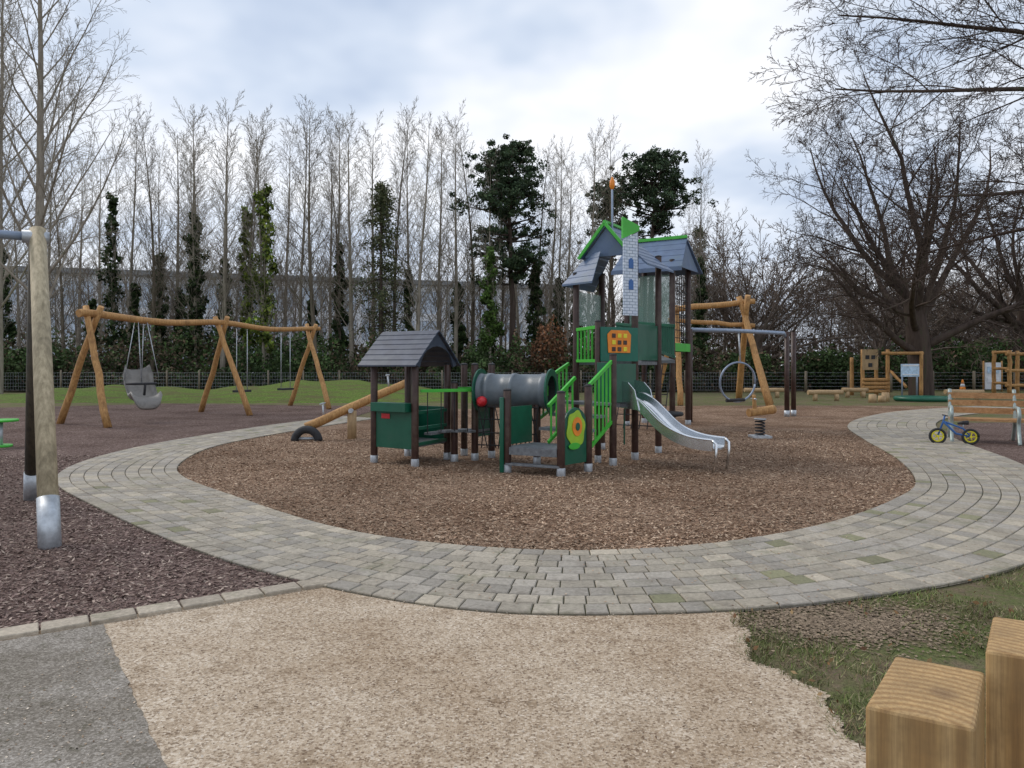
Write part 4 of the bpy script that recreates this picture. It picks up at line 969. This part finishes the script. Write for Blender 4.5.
for i, (x, y, h) in enumerate(((15.35, 31.5, .35), (15.9, 31.8, .28), (16.3, 32.3, .4))):
    mb = MB(); mb.tube([(x, y, 0), (x, y, h)], [.17, .15], 12, 'logend'); mb.obj('tree_stump')
co = MB(); co.tube([(27.4, 45, .03), (27.4, 45, .28)], [.19, .14], 16, 'orange'); co.tube([(27.4, 45, .28), (27.4, 45, .46)], [.141, .1], 16, 'white'); co.tube([(27.4, 45, .46), (27.4, 45, .72)], [.1, .035], 16, 'orange'); co.box((27.4, 45, .02), (.45, .45, .04), 'rubber'); co.obj('traffic_cone')
ib = MB(); ib.box((28.9, 44.5, .95), (.95, .1, 1.6), 'white'); ib.box((28.9, 44.43, 1.3), (.7, .03, .4), 'signface'); ib.box((28.9, 44.43, .7), (.7, .03, .3), 'concrete')
for x in (28.35, 29.45): ib.tube([(x, 44.5, 0), (x, 44.5, 1.85)], .05, 8, 'log')
ib.obj('notice_board')
lt = MB()
for (x, y) in ((26.9, 40), (28.2, 40), (26.9, 41.3), (28.2, 41.3)): lg(lt, (x, y, 0), (x, y, 2.4), .11, .1, 'log', .02)
for z in (.5, 1.3, 2.2): lg(lt, (26.7, 40, z), (28.4, 40, z), .09, .09, 'log', .01); lg(lt, (26.9, 40, z + .1), (26.9, 41.4, z + .1), .08, .08, 'log', .01)
lt.obj('log_tower')

# ------------------------------------------------------------------ foreground timber posts
def gpost(name, cs_, ztops):
    mb = MB()
    vs = [(x, y, 0) for x, y in cs_] + [(x, y, z) for (x, y), z in zip(cs_, ztops)]
    mb.add(vs, [(3, 2, 1, 0), (4, 5, 6, 7)] + [(i, (i + 1) % 4, 4 + (i + 1) % 4, 4 + i) for i in range(4)], 'timber'); return mb.obj(name, None, .006)
gpost('timber_post', [(.55, 1.153), (.678, 1.083), (.815, 1.275), (.70, 1.352)], [1.07, 1.068, 1.072, 1.07])
gpost('timber_post', [(.822, 1.285), (.985, 1.185), (1.12, 1.37), (.955, 1.47)], [1.105, 1.108, 1.105, 1.102])

# ------------------------------------------------------------------ world, sun, camera
wd = bpy.data.worlds.new('World'); scene.world = wd; wd.use_nodes = True; nt = wd.node_tree
for n_ in list(nt.nodes): nt.nodes.remove(n_)
outn = nt.nodes.new('ShaderNodeOutputWorld'); bg = nt.nodes.new('ShaderNodeBackground'); bg2 = nt.nodes.new('ShaderNodeBackground'); mx = nt.nodes.new('ShaderNodeMixShader')
sky = nt.nodes.new('ShaderNodeTexSky'); sky.sky_type = 'NISHITA'; sky.sun_disc = False
EL, AZ = 42, -60
sky.sun_elevation = math.radians(EL); sky.sun_rotation = math.radians(AZ)
nt.links.new(sky.outputs[0], bg.inputs[0]); bg.inputs[1].default_value = .1
tc = nt.nodes.new('ShaderNodeTexCoord'); sx = nt.nodes.new('ShaderNodeSeparateXYZ'); nt.links.new(tc.outputs['Generated'], sx.inputs[0])
def mth(op, a, b2):
    n_ = nt.nodes.new('ShaderNodeMath'); n_.operation = op
    for i, q_ in enumerate((a, b2)):
        if isinstance(q_, (int, float)): n_.inputs[i].default_value = q_
        else: nt.links.new(q_, n_.inputs[i])
    return n_.outputs[0]
zz = mth('ADD', mth('MAXIMUM', sx.outputs['Z'], 0.), .30)
cb = nt.nodes.new('ShaderNodeCombineXYZ'); nt.links.new(mth('DIVIDE', sx.outputs['X'], zz), cb.inputs[0]); nt.links.new(mth('DIVIDE', sx.outputs['Y'], zz), cb.inputs[1])
mpn = nt.nodes.new('ShaderNodeMapping'); mpn.inputs['Location'].default_value = (3.4, 2.0, 0); nt.links.new(cb.outputs[0], mpn.inputs[0])
nf = noise(nt, mpn.outputs[0], 1.5, 4, .55)
cc = ramp(nt, nf, [(.36, (.47, .56, .72)), (.46, (.62, .70, .83)), (.54, (.78, .83, .92)), (.64, (.95, .96, .99))])
hz = ramp(nt, sx.outputs['Z'], [(0, (.6, .6, .6)), (.25, (0, 0, 0))])
cc = mixc(nt, hz, cc, (.86, .90, .98))
nt.links.new(cc, bg2.inputs[0]); bg2.inputs[1].default_value = 1.15
mx.inputs[0].default_value = .93
nt.links.new(bg.outputs[0], mx.inputs[1]); nt.links.new(bg2.outputs[0], mx.inputs[2]); nt.links.new(mx.outputs[0], outn.inputs[0])
sl = bpy.data.lights.new('sun', 'SUN'); sl.energy = 1.5; sl.angle = math.radians(22); sl.color = (1, .93, .84)
so = bpy.data.objects.new('sun', sl); scene.collection.objects.link(so)
sd_ = V((math.sin(math.radians(AZ)) * math.cos(math.radians(EL)), math.cos(math.radians(AZ)) * math.cos(math.radians(EL)), math.sin(math.radians(EL))))
so.rotation_euler = sd_.to_track_quat('Z', 'Y').to_euler()
cam = bpy.data.cameras.new('camera'); co_ = bpy.data.objects.new('camera', cam); scene.collection.objects.link(co_); scene.camera = co_
cam.sensor_width = 36; cam.lens = 740 / 1024 * 36; cam.clip_end = 3000; cam.clip_start = .05; cam.shift_y = -19 / 1024
co_.location = (0, 0, 1.6); co_.rotation_euler = (math.radians(90), 0, 0)
scene.view_settings.view_transform = 'Standard'; scene.view_settings.look = 'None'; scene.view_settings.exposure = 0
